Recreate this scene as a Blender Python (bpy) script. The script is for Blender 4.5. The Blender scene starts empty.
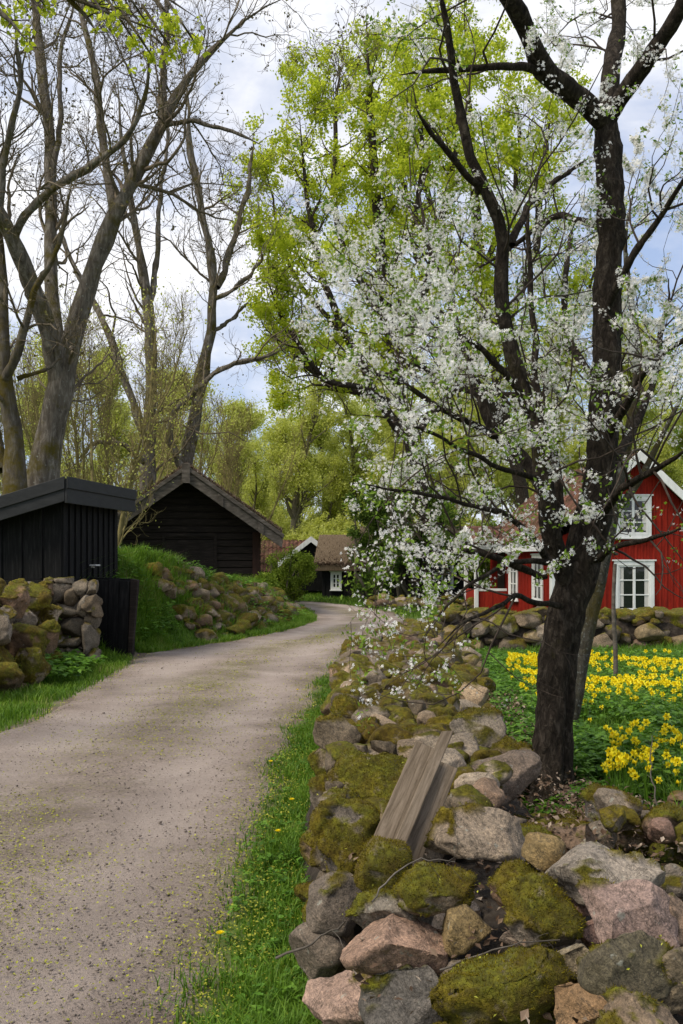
import bpy, bmesh, math, random
import numpy as np
from mathutils import Vector, Matrix, Euler

random.seed(7)
RNG = np.random.default_rng(11)
SC = bpy.context.scene
COL = SC.collection
R = math.radians
F, CX, HZ, EYE = 995.5, 341.5, 560.0, 1.65

def at(px, py, d):
    return np.array([(px - CX) / F * d, d, EYE - (py - HZ) / F * d])

def lerp(a, b, t): return a + (b - a) * t
def sstep(a, b, x):
    t = np.clip((x - a) / (b - a), 0, 1)
    return t * t * (3 - 2 * t)

# ------------------------------------------------------------------ noise
def _hash(ix, iy, iz, seed):
    h = (ix * 374761393 + iy * 668265263 + iz * 2147483647 + seed * 974634777) & 0xFFFFFFFF
    h = ((h ^ (h >> 13)) * 1274126177) & 0xFFFFFFFF
    h = (h ^ (h >> 16)) & 0xFFFFFFFF
    return h / 4294967295.0
def vnoise(P, seed=0):
    P = np.asarray(P, float)
    I = np.floor(P).astype(np.int64); f = P - I
    f = f * f * (3 - 2 * f)
    x, y, z = I[..., 0], I[..., 1], I[..., 2]
    fx, fy, fz = f[..., 0], f[..., 1], f[..., 2]
    r = 0
    for dx in (0, 1):
        for dy in (0, 1):
            for dz in (0, 1):
                w = (fx if dx else 1 - fx) * (fy if dy else 1 - fy) * (fz if dz else 1 - fz)
                r = r + w * _hash(x + dx, y + dy, z + dz, seed)
    return r
def fbm(P, seed=0, o=4):
    P = np.asarray(P, float); a, s, r = .5, 1.0, 0
    for k in range(o):
        r = r + a * vnoise(P * s + 17.3 * k, seed + k); a *= .5; s *= 2.03
    return r / (1 - .5 ** o)

# ------------------------------------------------------------------ mesh building
def tag(o, label=None, cat=None, group=None, kind=None):
    if label: o['label'] = label
    if cat: o['category'] = cat
    if group: o['group'] = group
    if kind: o['kind'] = kind
    return o
def link(o, parent=None):
    COL.objects.link(o)
    if parent is not None: o.parent = parent
    return o
def empty(name, loc, label=None, cat=None, group=None, rz=0):
    o = bpy.data.objects.new(name, None); o.empty_display_size = .2
    o.location = loc; o.rotation_euler = (0, 0, rz)
    COL.objects.link(o)
    return tag(o, label, cat, group)
def mesh_np(name, V, Fs, smooth=False, attrs=None, cols=None, mats=None, midx=None):
    if not isinstance(Fs, list): Fs = [Fs]
    Fs = [np.asarray(f) for f in Fs if len(f)]
    V = np.asarray(V, np.float32)
    me = bpy.data.meshes.new(name)
    me.vertices.add(len(V)); me.vertices.foreach_set('co', V.ravel())
    li = np.concatenate([f.ravel() for f in Fs]).astype(np.int32)
    tot = np.concatenate([np.full(len(f), f.shape[1]) for f in Fs]).astype(np.int32)
    st = np.concatenate([[0], np.cumsum(tot)[:-1]]).astype(np.int32)
    me.loops.add(len(li)); me.loops.foreach_set('vertex_index', li)
    me.polygons.add(len(tot)); me.polygons.foreach_set('loop_start', st); me.polygons.foreach_set('loop_total', tot)
    me.polygons.foreach_set('use_smooth', np.full(len(tot), smooth))
    for m in (mats or []): me.materials.append(m)
    if midx is not None: me.polygons.foreach_set('material_index', np.asarray(midx, np.int32))
    me.update(calc_edges=True)
    for k, a in (attrs or {}).items():
        at_ = me.attributes.new(k, 'FLOAT', 'POINT'); at_.data.foreach_set('value', np.asarray(a, np.float32))
    if cols is not None:
        c = np.ones((len(V), 4), np.float32); c[:, :3] = cols
        at_ = me.attributes.new('col', 'FLOAT_COLOR', 'POINT'); at_.data.foreach_set('color', c.ravel())
    return me
def obj_np(name, V, Fs, mat, parent=None, loc=None, **kw):
    me = mesh_np(name, V, Fs, mats=[mat] if not isinstance(mat, list) else mat, **kw)
    o = bpy.data.objects.new(name, me)
    if loc is not None: o.location = loc
    return link(o, parent)

class MB:
    """boxes, prisms and bars collected into one mesh"""
    def __init__(s): s.v = []; s.f = []
    def poly(s, verts, faces):
        n = len(s.v); s.v += [tuple(v) for v in verts]; s.f += [tuple(i + n for i in f) for f in faces]
    def box(s, c, size, M=None):
        hx, hy, hz = [k / 2 for k in size]
        vs = [Vector((x * hx, y * hy, z * hz)) for x in (-1, 1) for y in (-1, 1) for z in (-1, 1)]
        if M is not None: vs = [M @ v for v in vs]
        c = Vector(c)
        s.poly([c + v for v in vs], [(0, 1, 3, 2), (4, 6, 7, 5), (0, 4, 5, 1), (2, 3, 7, 6), (0, 2, 6, 4), (1, 5, 7, 3)])
    def bx(s, x0, x1, y0, y1, z0, z1):
        s.box(((x0 + x1) / 2, (y0 + y1) / 2, (z0 + z1) / 2), (x1 - x0, y1 - y0, z1 - z0))
    def bar(s, a, b, w, h, up=(0, 0, 1)):
        a = Vector(a); b = Vector(b); t = (b - a); L = t.length; t.normalize()
        u = Vector(up).cross(t); u.normalize(); n = t.cross(u)
        M = Matrix((t, u, n)).transposed()
        s.box((a + b) / 2, (L, w, h), M)
    def prism(s, pts, y0, y1):
        """polygon in x,z extruded along y"""
        n = len(pts)
        vs = [(x, y0, z) for x, z in pts] + [(x, y1, z) for x, z in pts]
        s.poly(vs, [tuple(range(n)), tuple(range(2 * n - 1, n - 1, -1))] + [(i, i + n, (i + 1) % n + n, (i + 1) % n) for i in range(n)])
    def build(s, name, mat, parent=None, bevel=.006, smooth=False):
        me = bpy.data.meshes.new(name); me.from_pydata(s.v, [], s.f)
        bm = bmesh.new(); bm.from_mesh(me); bmesh.ops.recalc_face_normals(bm, faces=bm.faces); bm.to_mesh(me); bm.free()
        me.materials.append(mat)
        o = bpy.data.objects.new(name, me); link(o, parent)
        if bevel:
            m = o.modifiers.new('bevel', 'BEVEL'); m.width = bevel; m.segments = 1; m.limit_method = 'ANGLE'
        return o

# ------------------------------------------------------------------ materials
def newmat(name):
    m = bpy.data.materials.new(name); m.use_nodes = True
    nt = m.node_tree; b = nt.nodes['Principled BSDF']
    return m, nt, b
def node(nt, t, **kw):
    n = nt.nodes.new(t)
    for k, v in kw.items(): setattr(n, k, v)
    return n
def noise_node(nt, co, scale, detail=6, rough=.6, dist=0):
    n = node(nt, 'ShaderNodeTexNoise'); n.inputs['Scale'].default_value = scale
    n.inputs['Detail'].default_value = detail; n.inputs['Roughness'].default_value = rough
    n.inputs['Distortion'].default_value = dist
    if co is not None: nt.links.new(co, n.inputs['Vector'])
    return n.outputs['Fac']
def ramp(nt, fac, stops):
    r = node(nt, 'ShaderNodeValToRGB'); e = r.color_ramp.elements
    while len(e) < len(stops): e.new(.5)
    for i, (p, c) in enumerate(stops):
        e[i].position = p; e[i].color = tuple(c) + (1,) if len(c) == 3 else c
    nt.links.new(fac, r.inputs['Fac'])
    return r.outputs['Color']
def mixc(nt, fac, a, b, mode='MIX'):
    m = node(nt, 'ShaderNodeMix', data_type='RGBA', blend_type=mode)
    for sock, v in ((m.inputs[0], fac), (m.inputs[6], a), (m.inputs[7], b)):
        if hasattr(v, 'is_linked') or isinstance(v, bpy.types.NodeSocket): nt.links.new(v, sock)
        elif isinstance(v, (int, float)): sock.default_value = v
        else: sock.default_value = tuple(v) + (1,)
    return m.outputs[2]
def math_n(nt, op, a, b=None, c=None):
    m = node(nt, 'ShaderNodeMath', operation=op)
    for i, v in enumerate((a, b, c)):
        if v is None: continue
        if isinstance(v, bpy.types.NodeSocket): nt.links.new(v, m.inputs[i])
        else: m.inputs[i].default_value = v
    return m.outputs[0]
def bump(nt, b, h, strength=.4, dist=.02):
    n = node(nt, 'ShaderNodeBump'); n.inputs['Strength'].default_value = strength; n.inputs['Distance'].default_value = dist
    nt.links.new(h, n.inputs['Height']); nt.links.new(n.outputs[0], b.inputs['Normal'])
def coords(nt, scale=(1, 1, 1), kind='Object'):
    tc = node(nt, 'ShaderNodeTexCoord'); mp = node(nt, 'ShaderNodeMapping'); mp.inputs['Scale'].default_value = scale
    nt.links.new(tc.outputs[kind], mp.inputs['Vector'])
    return mp.outputs[0]
def attr(nt, name, out='Fac'):
    a = node(nt, 'ShaderNodeAttribute', attribute_name=name)
    return a.outputs[out]

def simple(name, stops, scale=8, rough=.8, stretch=(1, 1, 1), bstr=.3, bdist=.01, spec=.3, detail=8):
    m, nt, b = newmat(name)
    co = coords(nt, stretch)
    f = noise_node(nt, co, scale, detail, .65)
    nt.links.new(ramp(nt, f, stops), b.inputs['Base Color'])
    b.inputs['Roughness'].default_value = rough; b.inputs['Specular IOR Level'].default_value = spec
    if bstr: bump(nt, b, noise_node(nt, co, scale * 2.3, 6, .7), bstr, bdist)
    return m
def leafmat(name, stops, trans=.4, rough=.6, spec=.25):
    m, nt, b = newmat(name)
    c = ramp(nt, attr(nt, 'rnd'), stops)
    nt.links.new(c, b.inputs['Base Color']); b.inputs['Roughness'].default_value = rough
    b.inputs['Specular IOR Level'].default_value = spec
    t = node(nt, 'ShaderNodeBsdfTranslucent'); nt.links.new(c, t.inputs['Color'])
    mx = node(nt, 'ShaderNodeMixShader'); mx.inputs[0].default_value = trans
    nt.links.new(b.outputs[0], mx.inputs[1]); nt.links.new(t.outputs[0], mx.inputs[2])
    nt.links.new(mx.outputs[0], nt.nodes['Material Output'].inputs['Surface'])
    return m
def barkmat(name, dark, mid, light, moss=(.09, .085, .012), mossy=.5, zs=.25, scale=22, lichen=0.0):
    m, nt, b = newmat(name)
    co = coords(nt, (1, 1, zs)); co1 = coords(nt)
    f = noise_node(nt, co, scale, 8, .7, .6)
    c = ramp(nt, f, [(.3, dark), (.52, mid), (.72, light)])
    if lichen:
        lf = ramp(nt, noise_node(nt, co1, scale * 1.5, 3, .5), [(.66 - lichen * .1, (0, 0, 0)), (.74 - lichen * .1, (1, 1, 1))])
        c = mixc(nt, lf, c, (.22, .23, .2))
    mf = ramp(nt, noise_node(nt, co1, 2.2, 7, .68), [(.62 - mossy * .3, (0, 0, 0)), (.78 - mossy * .3, (1, 1, 1))])
    c = mixc(nt, mf, c, moss)
    nt.links.new(c, b.inputs['Base Color']); b.inputs['Roughness'].default_value = .95
    b.inputs['Specular IOR Level'].default_value = .12
    bump(nt, b, f, 1.0, .06)
    return m

M = {}
# stone: own colour in 'col', moss mask in 'moss'
def stone_mat():
    m, nt, b = newmat('fieldstone')
    co = coords(nt)
    c = attr(nt, 'col', 'Color')
    f1 = noise_node(nt, co, 5, 8, .65); f2 = noise_node(nt, co, 70, 4, .75)
    v = ramp(nt, f1, [(.25, (.5, .48, .45)), (.5, (.95, .95, .95)), (.75, (1.45, 1.4, 1.35))])
    c = mixc(nt, 1.0, c, v, 'MULTIPLY')
    g = ramp(nt, f2, [(.3, (.45, .45, .45)), (.5, (1, 1, 1)), (.68, (1.55, 1.5, 1.45))])
    c = mixc(nt, .8, c, g, 'MULTIPLY')
    # dark crusts and pale lichen
    f5 = noise_node(nt, co, 190, 2, .6)
    c = mixc(nt, .5, c, ramp(nt, f5, [(.34, (.35, .34, .33)), (.46, (.95, .95, .95)), (.58, (1.05, 1.05, 1.05)), (.68, (1.7, 1.65, 1.6))]), 'MULTIPLY')
    f6 = noise_node(nt, co, 3.2, 8, .75, 1.2)
    c = mixc(nt, ramp(nt, f6, [(.485, (0, 0, 0)), (.5, (.8, .8, .8)), (.515, (0, 0, 0))]), c, (.035, .03, .024))
    f3 = noise_node(nt, co, 11, 5, .7, .8)
    c = mixc(nt, ramp(nt, f3, [(.6, (0, 0, 0)), (.72, (.75, .75, .75))]), c, (.05, .048, .038))
    f4 = noise_node(nt, co, 26, 3, .5)
    c = mixc(nt, ramp(nt, f4, [(.67, (0, 0, 0)), (.72, (.6, .6, .6))]), c, (.34, .34, .28))
    mc = ramp(nt, noise_node(nt, co, 38, 6, .75), [(.28, (.03, .024, .004)), (.45, (.11, .09, .008)), (.6, (.21, .175, .014)), (.76, (.33, .28, .03))])
    mc = mixc(nt, ramp(nt, noise_node(nt, co, 7, 4, .6), [(.35, (0, 0, 0)), (.7, (.8, .8, .8))]), mc, (.06, .036, .007))
    ge = node(nt, 'ShaderNodeNewGeometry')
    mc = mixc(nt, .8, mc, ramp(nt, noise_node(nt, ge.outputs['Position'], 3.1, 5, .6), [(.3, (.75, .62, .6)), (.45, (1, .95, .9)), (.55, (.8, 1.05, .9)), (.7, (1.25, 1.2, 1.1))]), 'MULTIPLY')
    mk = attr(nt, 'moss')
    mk = math_n(nt, 'MULTIPLY', mk, ramp(nt, noise_node(nt, co, 16, 5, .7), [(.3, (.25, .25, .25)), (.42, (1, 1, 1))]))
    c = mixc(nt, mk, c, mc)
    nt.links.new(c, b.inputs['Base Color'])
    b.inputs['Roughness'].default_value = .88; b.inputs['Specular IOR Level'].default_value = .22
    h = math_n(nt, 'ADD', math_n(nt, 'MULTIPLY', f2, .35), math_n(nt, 'MULTIPLY', noise_node(nt, co, 22, 8, .7), .9))
    h = math_n(nt, 'ADD', h, math_n(nt, 'MULTIPLY', math_n(nt, 'MULTIPLY', noise_node(nt, co, 120, 3, .8), mk), .9))
    h = math_n(nt, 'ADD', h, math_n(nt, 'MULTIPLY', f6, .8))
    bump(nt, b, h, .95, .018)
    return m
M['stone'] = stone_mat()
M['moss'] = leafmat('moss_tufts', [(0, (.05, .038, .004)), (.45, (.13, .105, .008)), (.85, (.24, .2, .014)), (1, (.38, .36, .03))], .25, .9, .05)
M['core'] = simple('wall_earth', [(.3, (.012, .009, .006)), (.5, (.035, .026, .018)), (.7, (.075, .06, .045))], 14, .95, bstr=.8, bdist=.03)
M['soil'] = None
M['grass'] = leafmat('grass_blades', [(0, (.04, .09, .006)), (.5, (.095, .2, .014)), (.85, (.17, .29, .025)), (1, (.28, .32, .08))], .4, .5)
M['herb'] = leafmat('herb_leaves', [(0, (.05, .125, .012)), (.5, (.105, .235, .02)), (1, (.19, .35, .04))], .4, .45)
M['bud'] = leafmat('bud_scales', [(0, (.2, .2, .02)), (.6, (.33, .34, .03)), (1, (.45, .45, .06))], .2)
M['litter'] = leafmat('dry_leaves', [(0, (.03, .018, .01)), (.4, (.1, .06, .036)), (.8, (.2, .14, .095)), (1, (.36, .29, .22))], .1, .8)
M['budscale'] = leafmat('ash_buds', [(0, (.06, .045, .02)), (.6, (.14, .11, .04)), (1, (.22, .22, .06))], .2)
M['mapleleaf'] = leafmat('maple_leaves', [(0, (.33, .42, .02)), (.5, (.52, .6, .03)), (1, (.72, .75, .1))], .62, .6)
M['paleleaf'] = leafmat('pale_spring_leaves', [(0, (.42, .46, .07)), (.5, (.56, .6, .12)), (1, (.68, .7, .24))], .62)
M['darkleaf'] = leafmat('shrub_leaves', [(0, (.05, .1, .012)), (.5, (.1, .18, .02)), (1, (.19, .27, .036))], .35)
M['bushleaf'] = leafmat('bush_leaves', [(0, (.11, .18, .014)), (.5, (.2, .29, .022)), (1, (.32, .4, .05))], .4)
M['cherryleaf'] = leafmat('cherry_leaves', [(0, (.12, .21, .02)), (.6, (.2, .33, .03)), (1, (.32, .42, .06))], .45)
M['petal'] = leafmat('blossom_petals', [(0, (.78, .76, .68)), (.5, (.9, .885, .85)), (1, (.95, .94, .92))], .42, .5)
M['yellow'] = leafmat('yellow_petals', [(0, (.8, .62, .006)), (.5, (.88, .75, .01)), (1, (.92, .82, .05))], .25, .5)
M['trumpet'] = leafmat('trumpet_petals', [(0, (.8, .5, .003)), (1, (.86, .62, .005))], .25, .5)
M['cherrybark'] = barkmat('cherry_bark', (.010, .008, .006), (.045, .035, .026), (.14, .115, .09), (.055, .05, .012), .15, .4, 34, 0)
M['twig'] = simple('twig_bark', [(.3, (.02, .014, .01)), (.7, (.075, .055, .04))], 20, .9, bstr=0)
M['ashbark'] = barkmat('ash_bark', (.032, .026, .019), (.14, .12, .095), (.31, .28, .235), (.085, .07, .014), .4, .22, 11, .2)
M['mossbark'] = barkmat('mossy_bark', (.035, .028, .02), (.1, .085, .066), (.19, .17, .14), (.085, .066, .012), .62, .3, 7)
M['ashtwig'] = simple('ash_twigs', [(.3, (.07, .054, .034)), (.7, (.2, .158, .105))], 6, .9, bstr=0)
M['budtwig'] = simple('budding_twigs', [(.3, (.12, .1, .035)), (.7, (.28, .23, .095))], 6, .9, bstr=0)
M['farbark'] = simple('far_bark', [(.3, (.08, .07, .045)), (.7, (.2, .175, .115))], 3, .9, bstr=0)
M['black'] = simple('tarred_boards', [(.3, (.003, .003, .003)), (.52, (.007, .007, .007)), (.72, (.022, .021, .02))], 9, .75, (3, 3, .35), .5, .006, .15)
M['blacktrim'] = simple('tarred_trim', [(.3, (.007, .008, .0085)), (.7, (.02, .021, .022))], 7, .6, (.6, .6, 2), .35, .005, .3)
M['logs'] = simple('dark_logs', [(.3, (.008, .006, .005)), (.55, (.021, .0155, .0122)), (.75, (.055, .042, .033))], 7, .85, (.35, .35, 5), .6, .012, .2)
M['logend'] = simple('brown_corner_board', [(.3, (.018, .009, .006)), (.7, (.045, .022, .015))], 6, .8, (2, 2, .4), .4, .01, .2)
M['weathered'] = simple('weathered_bargeboard', [(.3, (.045, .038, .03)), (.5, (.095, .082, .067)), (.72, (.19, .165, .14))], 7, .9, (.5, 2, 2), .5, .008, .15)
M['plank'] = None
M['thatch'] = simple('thatch', [(.28, (.06, .042, .026)), (.5, (.15, .11, .072)), (.72, (.26, .2, .14))], 9, .95, (6, .7, .7), .9, .05, .08)
M['roofmoss'] = simple('mossy_turf_roof', [(.3, (.03, .027, .012)), (.5, (.085, .07, .035)), (.7, (.16, .13, .075))], 9, .95, (1, 1, 1), .9, .05, .08)
M['red'] = None
M['white'] = simple('white_paint', [(.3, (.62, .62, .6)), (.6, (.78, .78, .76)), (.8, (.83, .83, .81))], 7, .55, (1, 1, .3), .15, .003, .4)
M['curtain'] = simple('curtain', [(.3, (.45, .43, .4)), (.7, (.66, .64, .6))], 14, .9, (6, 6, .2), .2)
M['gravel_stone'] = simple('pebble', [(.3, (.05, .04, .034)), (.5, (.14, .115, .095)), (.7, (.3, .26, .22))], 9, .9, bstr=0)
M['metal'] = simple('pale_metal', [(.3, (.4, .4, .38)), (.7, (.6, .6, .58))], 12, .45, bstr=.05)
M['dark_inside'] = simple('dark_room', [(.3, (.006, .005, .005)), (.7, (.015, .012, .011))], 4, .9, bstr=0)

def glass_mat():
    m, nt, b = newmat('window_glass')
    b.inputs['Base Color'].default_value = (.012, .014, .016, 1); b.inputs['Roughness'].default_value = .06
    b.inputs['Specular IOR Level'].default_value = .5
    bump(nt, b, noise_node(nt, coords(nt), 3, 2), .08, .02)
    return m
M['glass'] = glass_mat()

def red_mat():
    m, nt, b = newmat('falu_red_boards'); co = coords(nt, (1, 1, .12)); c1 = coords(nt)
    f = noise_node(nt, co, 14, 8, .7)
    c = ramp(nt, f, [(.3, (.13, .0075, .004)), (.5, (.26, .016, .007)), (.72, (.36, .028, .012))])
    c = mixc(nt, ramp(nt, noise_node(nt, c1, 1.1, 5, .6), [(.45, (0, 0, 0)), (.75, (.45, .45, .45))]), c, (.12, .012, .008))
    nt.links.new(c, b.inputs['Base Color']); b.inputs['Roughness'].default_value = .85; b.inputs['Specular IOR Level'].default_value = .2
    bump(nt, b, f, .4, .006)
    return m
M['red'] = red_mat()
def plank_mat():
    m, nt, b = newmat('grey_weathered_plank'); co = coords(nt, (14, 14, .9)); c1 = coords(nt)
    f = noise_node(nt, co, 5, 9, .72, .4)
    c = ramp(nt, f, [(.27, (.04, .028, .018)), (.46, (.125, .096, .066)), (.7, (.24, .19, .14))])
    c = mixc(nt, ramp(nt, noise_node(nt, c1, 6, 6, .7), [(.5, (0, 0, 0)), (.75, (.7, .7, .7))]), c, (.06, .045, .028))
    nt.links.new(c, b.inputs['Base Color']); b.inputs['Roughness'].default_value = .9; b.inputs['Specular IOR Level'].default_value = .15
    bump(nt, b, f, .6, .006)
    return m
M['plank'] = plank_mat()
def tile_mat():
    m, nt, b = newmat('clay_tiles'); co = coords(nt)
    f = noise_node(nt, co, 4, 8, .7)
    c = ramp(nt, f, [(.3, (.045, .024, .018)), (.5, (.11, .054, .04)), (.72, (.18, .1, .075))])
    vr = node(nt, 'ShaderNodeTexVoronoi'); vr.inputs['Scale'].default_value = 4.2; nt.links.new(co, vr.inputs['Vector'])
    sx = node(nt, 'ShaderNodeSeparateColor'); nt.links.new(vr.outputs['Color'], sx.inputs[0])
    c = mixc(nt, .8, c, ramp(nt, sx.outputs[0], [(.0, (.45, .42, .4)), (.5, (1, 1, 1)), (1, (1.5, 1.4, 1.3))]), 'MULTIPLY')
    c = mixc(nt, ramp(nt, noise_node(nt, co, 1.6, 6, .7), [(.45, (0, 0, 0)), (.68, (.8, .8, .8))]), c, (.06, .055, .022))
    nt.links.new(c, b.inputs['Base Color']); b.inputs['Roughness'].default_value = .95; b.inputs['Specular IOR Level'].default_value = .1
    bump(nt, b, f, .4, .02)
    return m
M['tile'] = tile_mat()
def soil_mat():
    m, nt, b = newmat('soil_and_turf'); co = coords(nt)
    g = attr(nt, 'green')
    f = noise_node(nt, co, 3, 8, .7)
    f = math_n(nt, 'MULTIPLY_ADD', f, .9, math_n(nt, 'MULTIPLY', noise_node(nt, co, 55, 4, .7), .25))
    dirt = ramp(nt, f, [(.3, (.055, .04, .028)), (.55, (.14, .108, .082)), (.8, (.22, .18, .145))])
    turf = ramp(nt, f, [(.3, (.03, .05, .008)), (.55, (.06, .11, .014)), (.8, (.11, .16, .026))])
    nt.links.new(mixc(nt, g, dirt, turf), b.inputs['Base Color'])
    b.inputs['Roughness'].default_value = .95; b.inputs['Specular IOR Level'].default_value = .1
    bump(nt, b, noise_node(nt, co, 30, 6, .7), .6, .02)
    return m
M['soil'] = soil_mat()
def road_mat():
    m, nt, b = newmat('gravel_road'); co = coords(nt)
    f = noise_node(nt, co, 1.3, 7, .65); f2 = noise_node(nt, co, 45, 6, .78); f3 = noise_node(nt, co, 180, 2, .6)
    c = ramp(nt, f, [(.3, (.19, .15, .124)), (.5, (.32, .26, .218)), (.7, (.43, .36, .31))])
    c = mixc(nt, .85, c, ramp(nt, f2, [(.32, (.35, .34, .33)), (.5, (1, 1, 1)), (.7, (1.6, 1.56, 1.52))]), 'MULTIPLY')
    c = mixc(nt, ramp(nt, f3, [(.62, (0, 0, 0)), (.72, (.7, .7, .7))]), c, (.07, .055, .045))
    # damp darker patches of the gravel and the wheel tracks' paler dust
    tr = attr(nt, 'track')
    c = mixc(nt, math_n(nt, 'MULTIPLY', tr, .72), c, (.46, .385, .335))
    d = ramp(nt, noise_node(nt, co, .45, 6, .7, .5), [(.44, (0, 0, 0)), (.64, (.65, .65, .65))])
    c = mixc(nt, d, c, mixc(nt, .5, (.075, .056, .044), c))
    gm = attr(nt, 'weed')
    gf = math_n(nt, 'MULTIPLY', ramp(nt, noise_node(nt, co, 26, 4, .7), [(.5, (0, 0, 0)), (.6, (1, 1, 1))]), gm)
    c = mixc(nt, gf, c, (.2, .2, .035))
    nt.links.new(c, b.inputs['Base Color']); b.inputs['Roughness'].default_value = .95; b.inputs['Specular IOR Level'].default_value = .15
    h = math_n(nt, 'ADD', f2, math_n(nt, 'MULTIPLY', f3, .4))
    bump(nt, b, h, 1.0, .02)
    return m
M['road'] = road_mat()

# ------------------------------------------------------------------ terrain
TOE_Y = [-5, 8, 11, 15.5, 16.6, 18, 19.5, 21, 24.5, 28, 31, 34, 37, 40, 60]
TOE_X = [-4.6, -4.35, -4.2, -4.1, -3.9, -3.45, -2.95, -2.25, -1.4, -1.05, -1.25, -2.0, -4.5, -9, -30]
CR_Y = [0, 8, 14, 15.6, 16.6, 18, 20, 22, 24, 27, 30, 33, 37, 60]
CR_Z = [.6, .65, .7, .85, 1.4, 1.8, 1.68, 1.35, 1.05, .8, .7, .5, .3, .3]
RL_Y = [-4, 3, 9.4, 11.7, 15, 17.2, 18.6, 20.5, 24, 27, 31.6, 35, 38, 42, 50]
RL_X = [-3.6, -3.4, -3.2, -3.15, -3.25, -3.45, -2.9, -2.05, -1.1, -.65, -.85, -1.4, -3.2, -7, -16]
RR_Y = [-4, 3.5, 4.8, 6.8, 9.1, 13.7, 18.2, 21.3, 25.3, 28, 32, 36, 39, 43, 50]
RR_X = [-.68, -.62, -.62, -.64, -.54, -.32, .12, .85, 1.6, 1.75, 1.4, .3, -.9, -4, -12]

def H(x, y):
    x = np.asarray(x, float); y = np.asarray(y, float)
    toe = np.interp(y, TOE_Y, TOE_X); cr = np.interp(y, CR_Y, CR_Z)
    w = np.interp(y, [0, 15.5, 18, 22, 30], [.7, .7, 1.5, 1.5, 1.2])
    z = cr * sstep(0, 1, (toe - x) / w)
    g = np.interp(y, [-5, 4, 6.5, 9, 13, 17], [.42, .38, .26, .2, .06, 0])
    z = z + g * sstep(.8, 1.4, x)
    P = np.stack([x * .6, y * .6, 0 * x], -1)
    rough = np.clip(np.abs(x + 1.6) - 1.9, 0, 1)
    l = np.interp(y, RL_Y, RL_X); r = np.interp(y, RR_Y, RR_X)
    z = z - .05 * sstep(-.05, .3, np.minimum(x - l, r - x))
    return z + (fbm(P * 2, 3) - .5) * .16 * rough
def build_ground():
    xs = np.concatenate([-np.geomspace(8, 400, 40)[::-1], np.linspace(-7.9, 7.9, 230), np.geomspace(8, 400, 40)])
    ys = np.concatenate([-np.geomspace(2, 100, 14)[::-1], np.linspace(-1.8, 42, 420), np.geomspace(42.3, 600, 40)])
    X, Y = np.meshgrid(xs, ys)
    Z = H(X, Y)
    V = np.stack([X, Y, Z], -1).reshape(-1, 3)
    ny, nx = X.shape
    i = np.arange(ny * nx).reshape(ny, nx)
    Fq = np.stack([i[:-1, :-1], i[:-1, 1:], i[1:, 1:], i[1:, :-1]], -1).reshape(-1, 4)
    x, y = V[:, 0], V[:, 1]
    dl = np.interp(y, RL_Y, RL_X) - x; dr = x - np.interp(y, RR_Y, RR_X)
    d = np.maximum(dl, dr) + (fbm(V * 4, 9) - .5) * .5
    g = sstep(.0, .3, d)
    # worn earth around the cellar door
    g = g * (1 - sstep(.9, .3, np.hypot((x + 3.5) / 1.0, (y - 17.2) / .9)))
    o = obj_np('ground', V, Fq, M['soil'], smooth=True, attrs={'green': g})
    tag(o, kind='structure')
build_ground()
def build_road():
    n, k = 520, 44
    y = np.concatenate([np.linspace(-4, 30, 400), np.linspace(30.1, 48, 120)])
    l = np.interp(y, RL_Y, RL_X); r = np.interp(y, RR_Y, RR_X)
    ker = np.ones(31) / 31
    l = np.convolve(np.pad(l, 15, 'edge'), ker, 'valid'); r = np.convolve(np.pad(r, 15, 'edge'), ker, 'valid')
    l = l - .16 + (fbm(np.stack([y * 1.7, 0 * y, 0 * y], -1), 5) - .5) * .5
    r = r + .1 + (fbm(np.stack([y * 1.9, 0 * y + 9, 0 * y], -1), 6) - .5) * .45
    t = np.linspace(0, 1, k)
    X = l[:, None] + (r - l)[:, None] * t[None]
    Y = np.repeat(y[:, None], k, 1)
    prof = np.minimum(1, np.minimum(t, 1 - t) * 14)
    Z = -.012 + .03 * prof[None] + (fbm(np.stack([X * .9, Y * .9, 0 * X], -1), 8) - .5) * .03 * prof[None]
    Z = Z - .018 * np.exp(-((t - .3) / .09) ** 2)[None] - .018 * np.exp(-((t - .75) / .09) ** 2)[None]
    V = np.stack([X, Y, Z], -1).reshape(-1, 3)
    i = np.arange(n * k).reshape(n, k)
    Fq = np.stack([i[:-1, :-1], i[:-1, 1:], i[1:, 1:], i[1:, :-1]], -1).reshape(-1, 4)
    tt = np.repeat(t[None], n, 0).ravel()
    tr = np.exp(-((tt - .28) / .13) ** 2) + np.exp(-((tt - .76) / .12) ** 2)
    weed = np.exp(-((tt - .52) / .12) ** 2) * sstep(9, 13, V[:, 1]) + .8 * sstep(.86, 1, tt) + .6 * sstep(.1, 0, tt) + .35 * np.exp(-((tt - .45) / .2) ** 2)
    weed = weed * sstep(.32, .55, fbm(V * .9, 14))
    o = obj_np('gravel_road', V, Fq, M['road'], smooth=True, attrs={'track': np.clip(tr, 0, 1), 'weed': np.clip(weed, 0, 1)})
    tag(o, kind='structure')
build_road()

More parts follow.
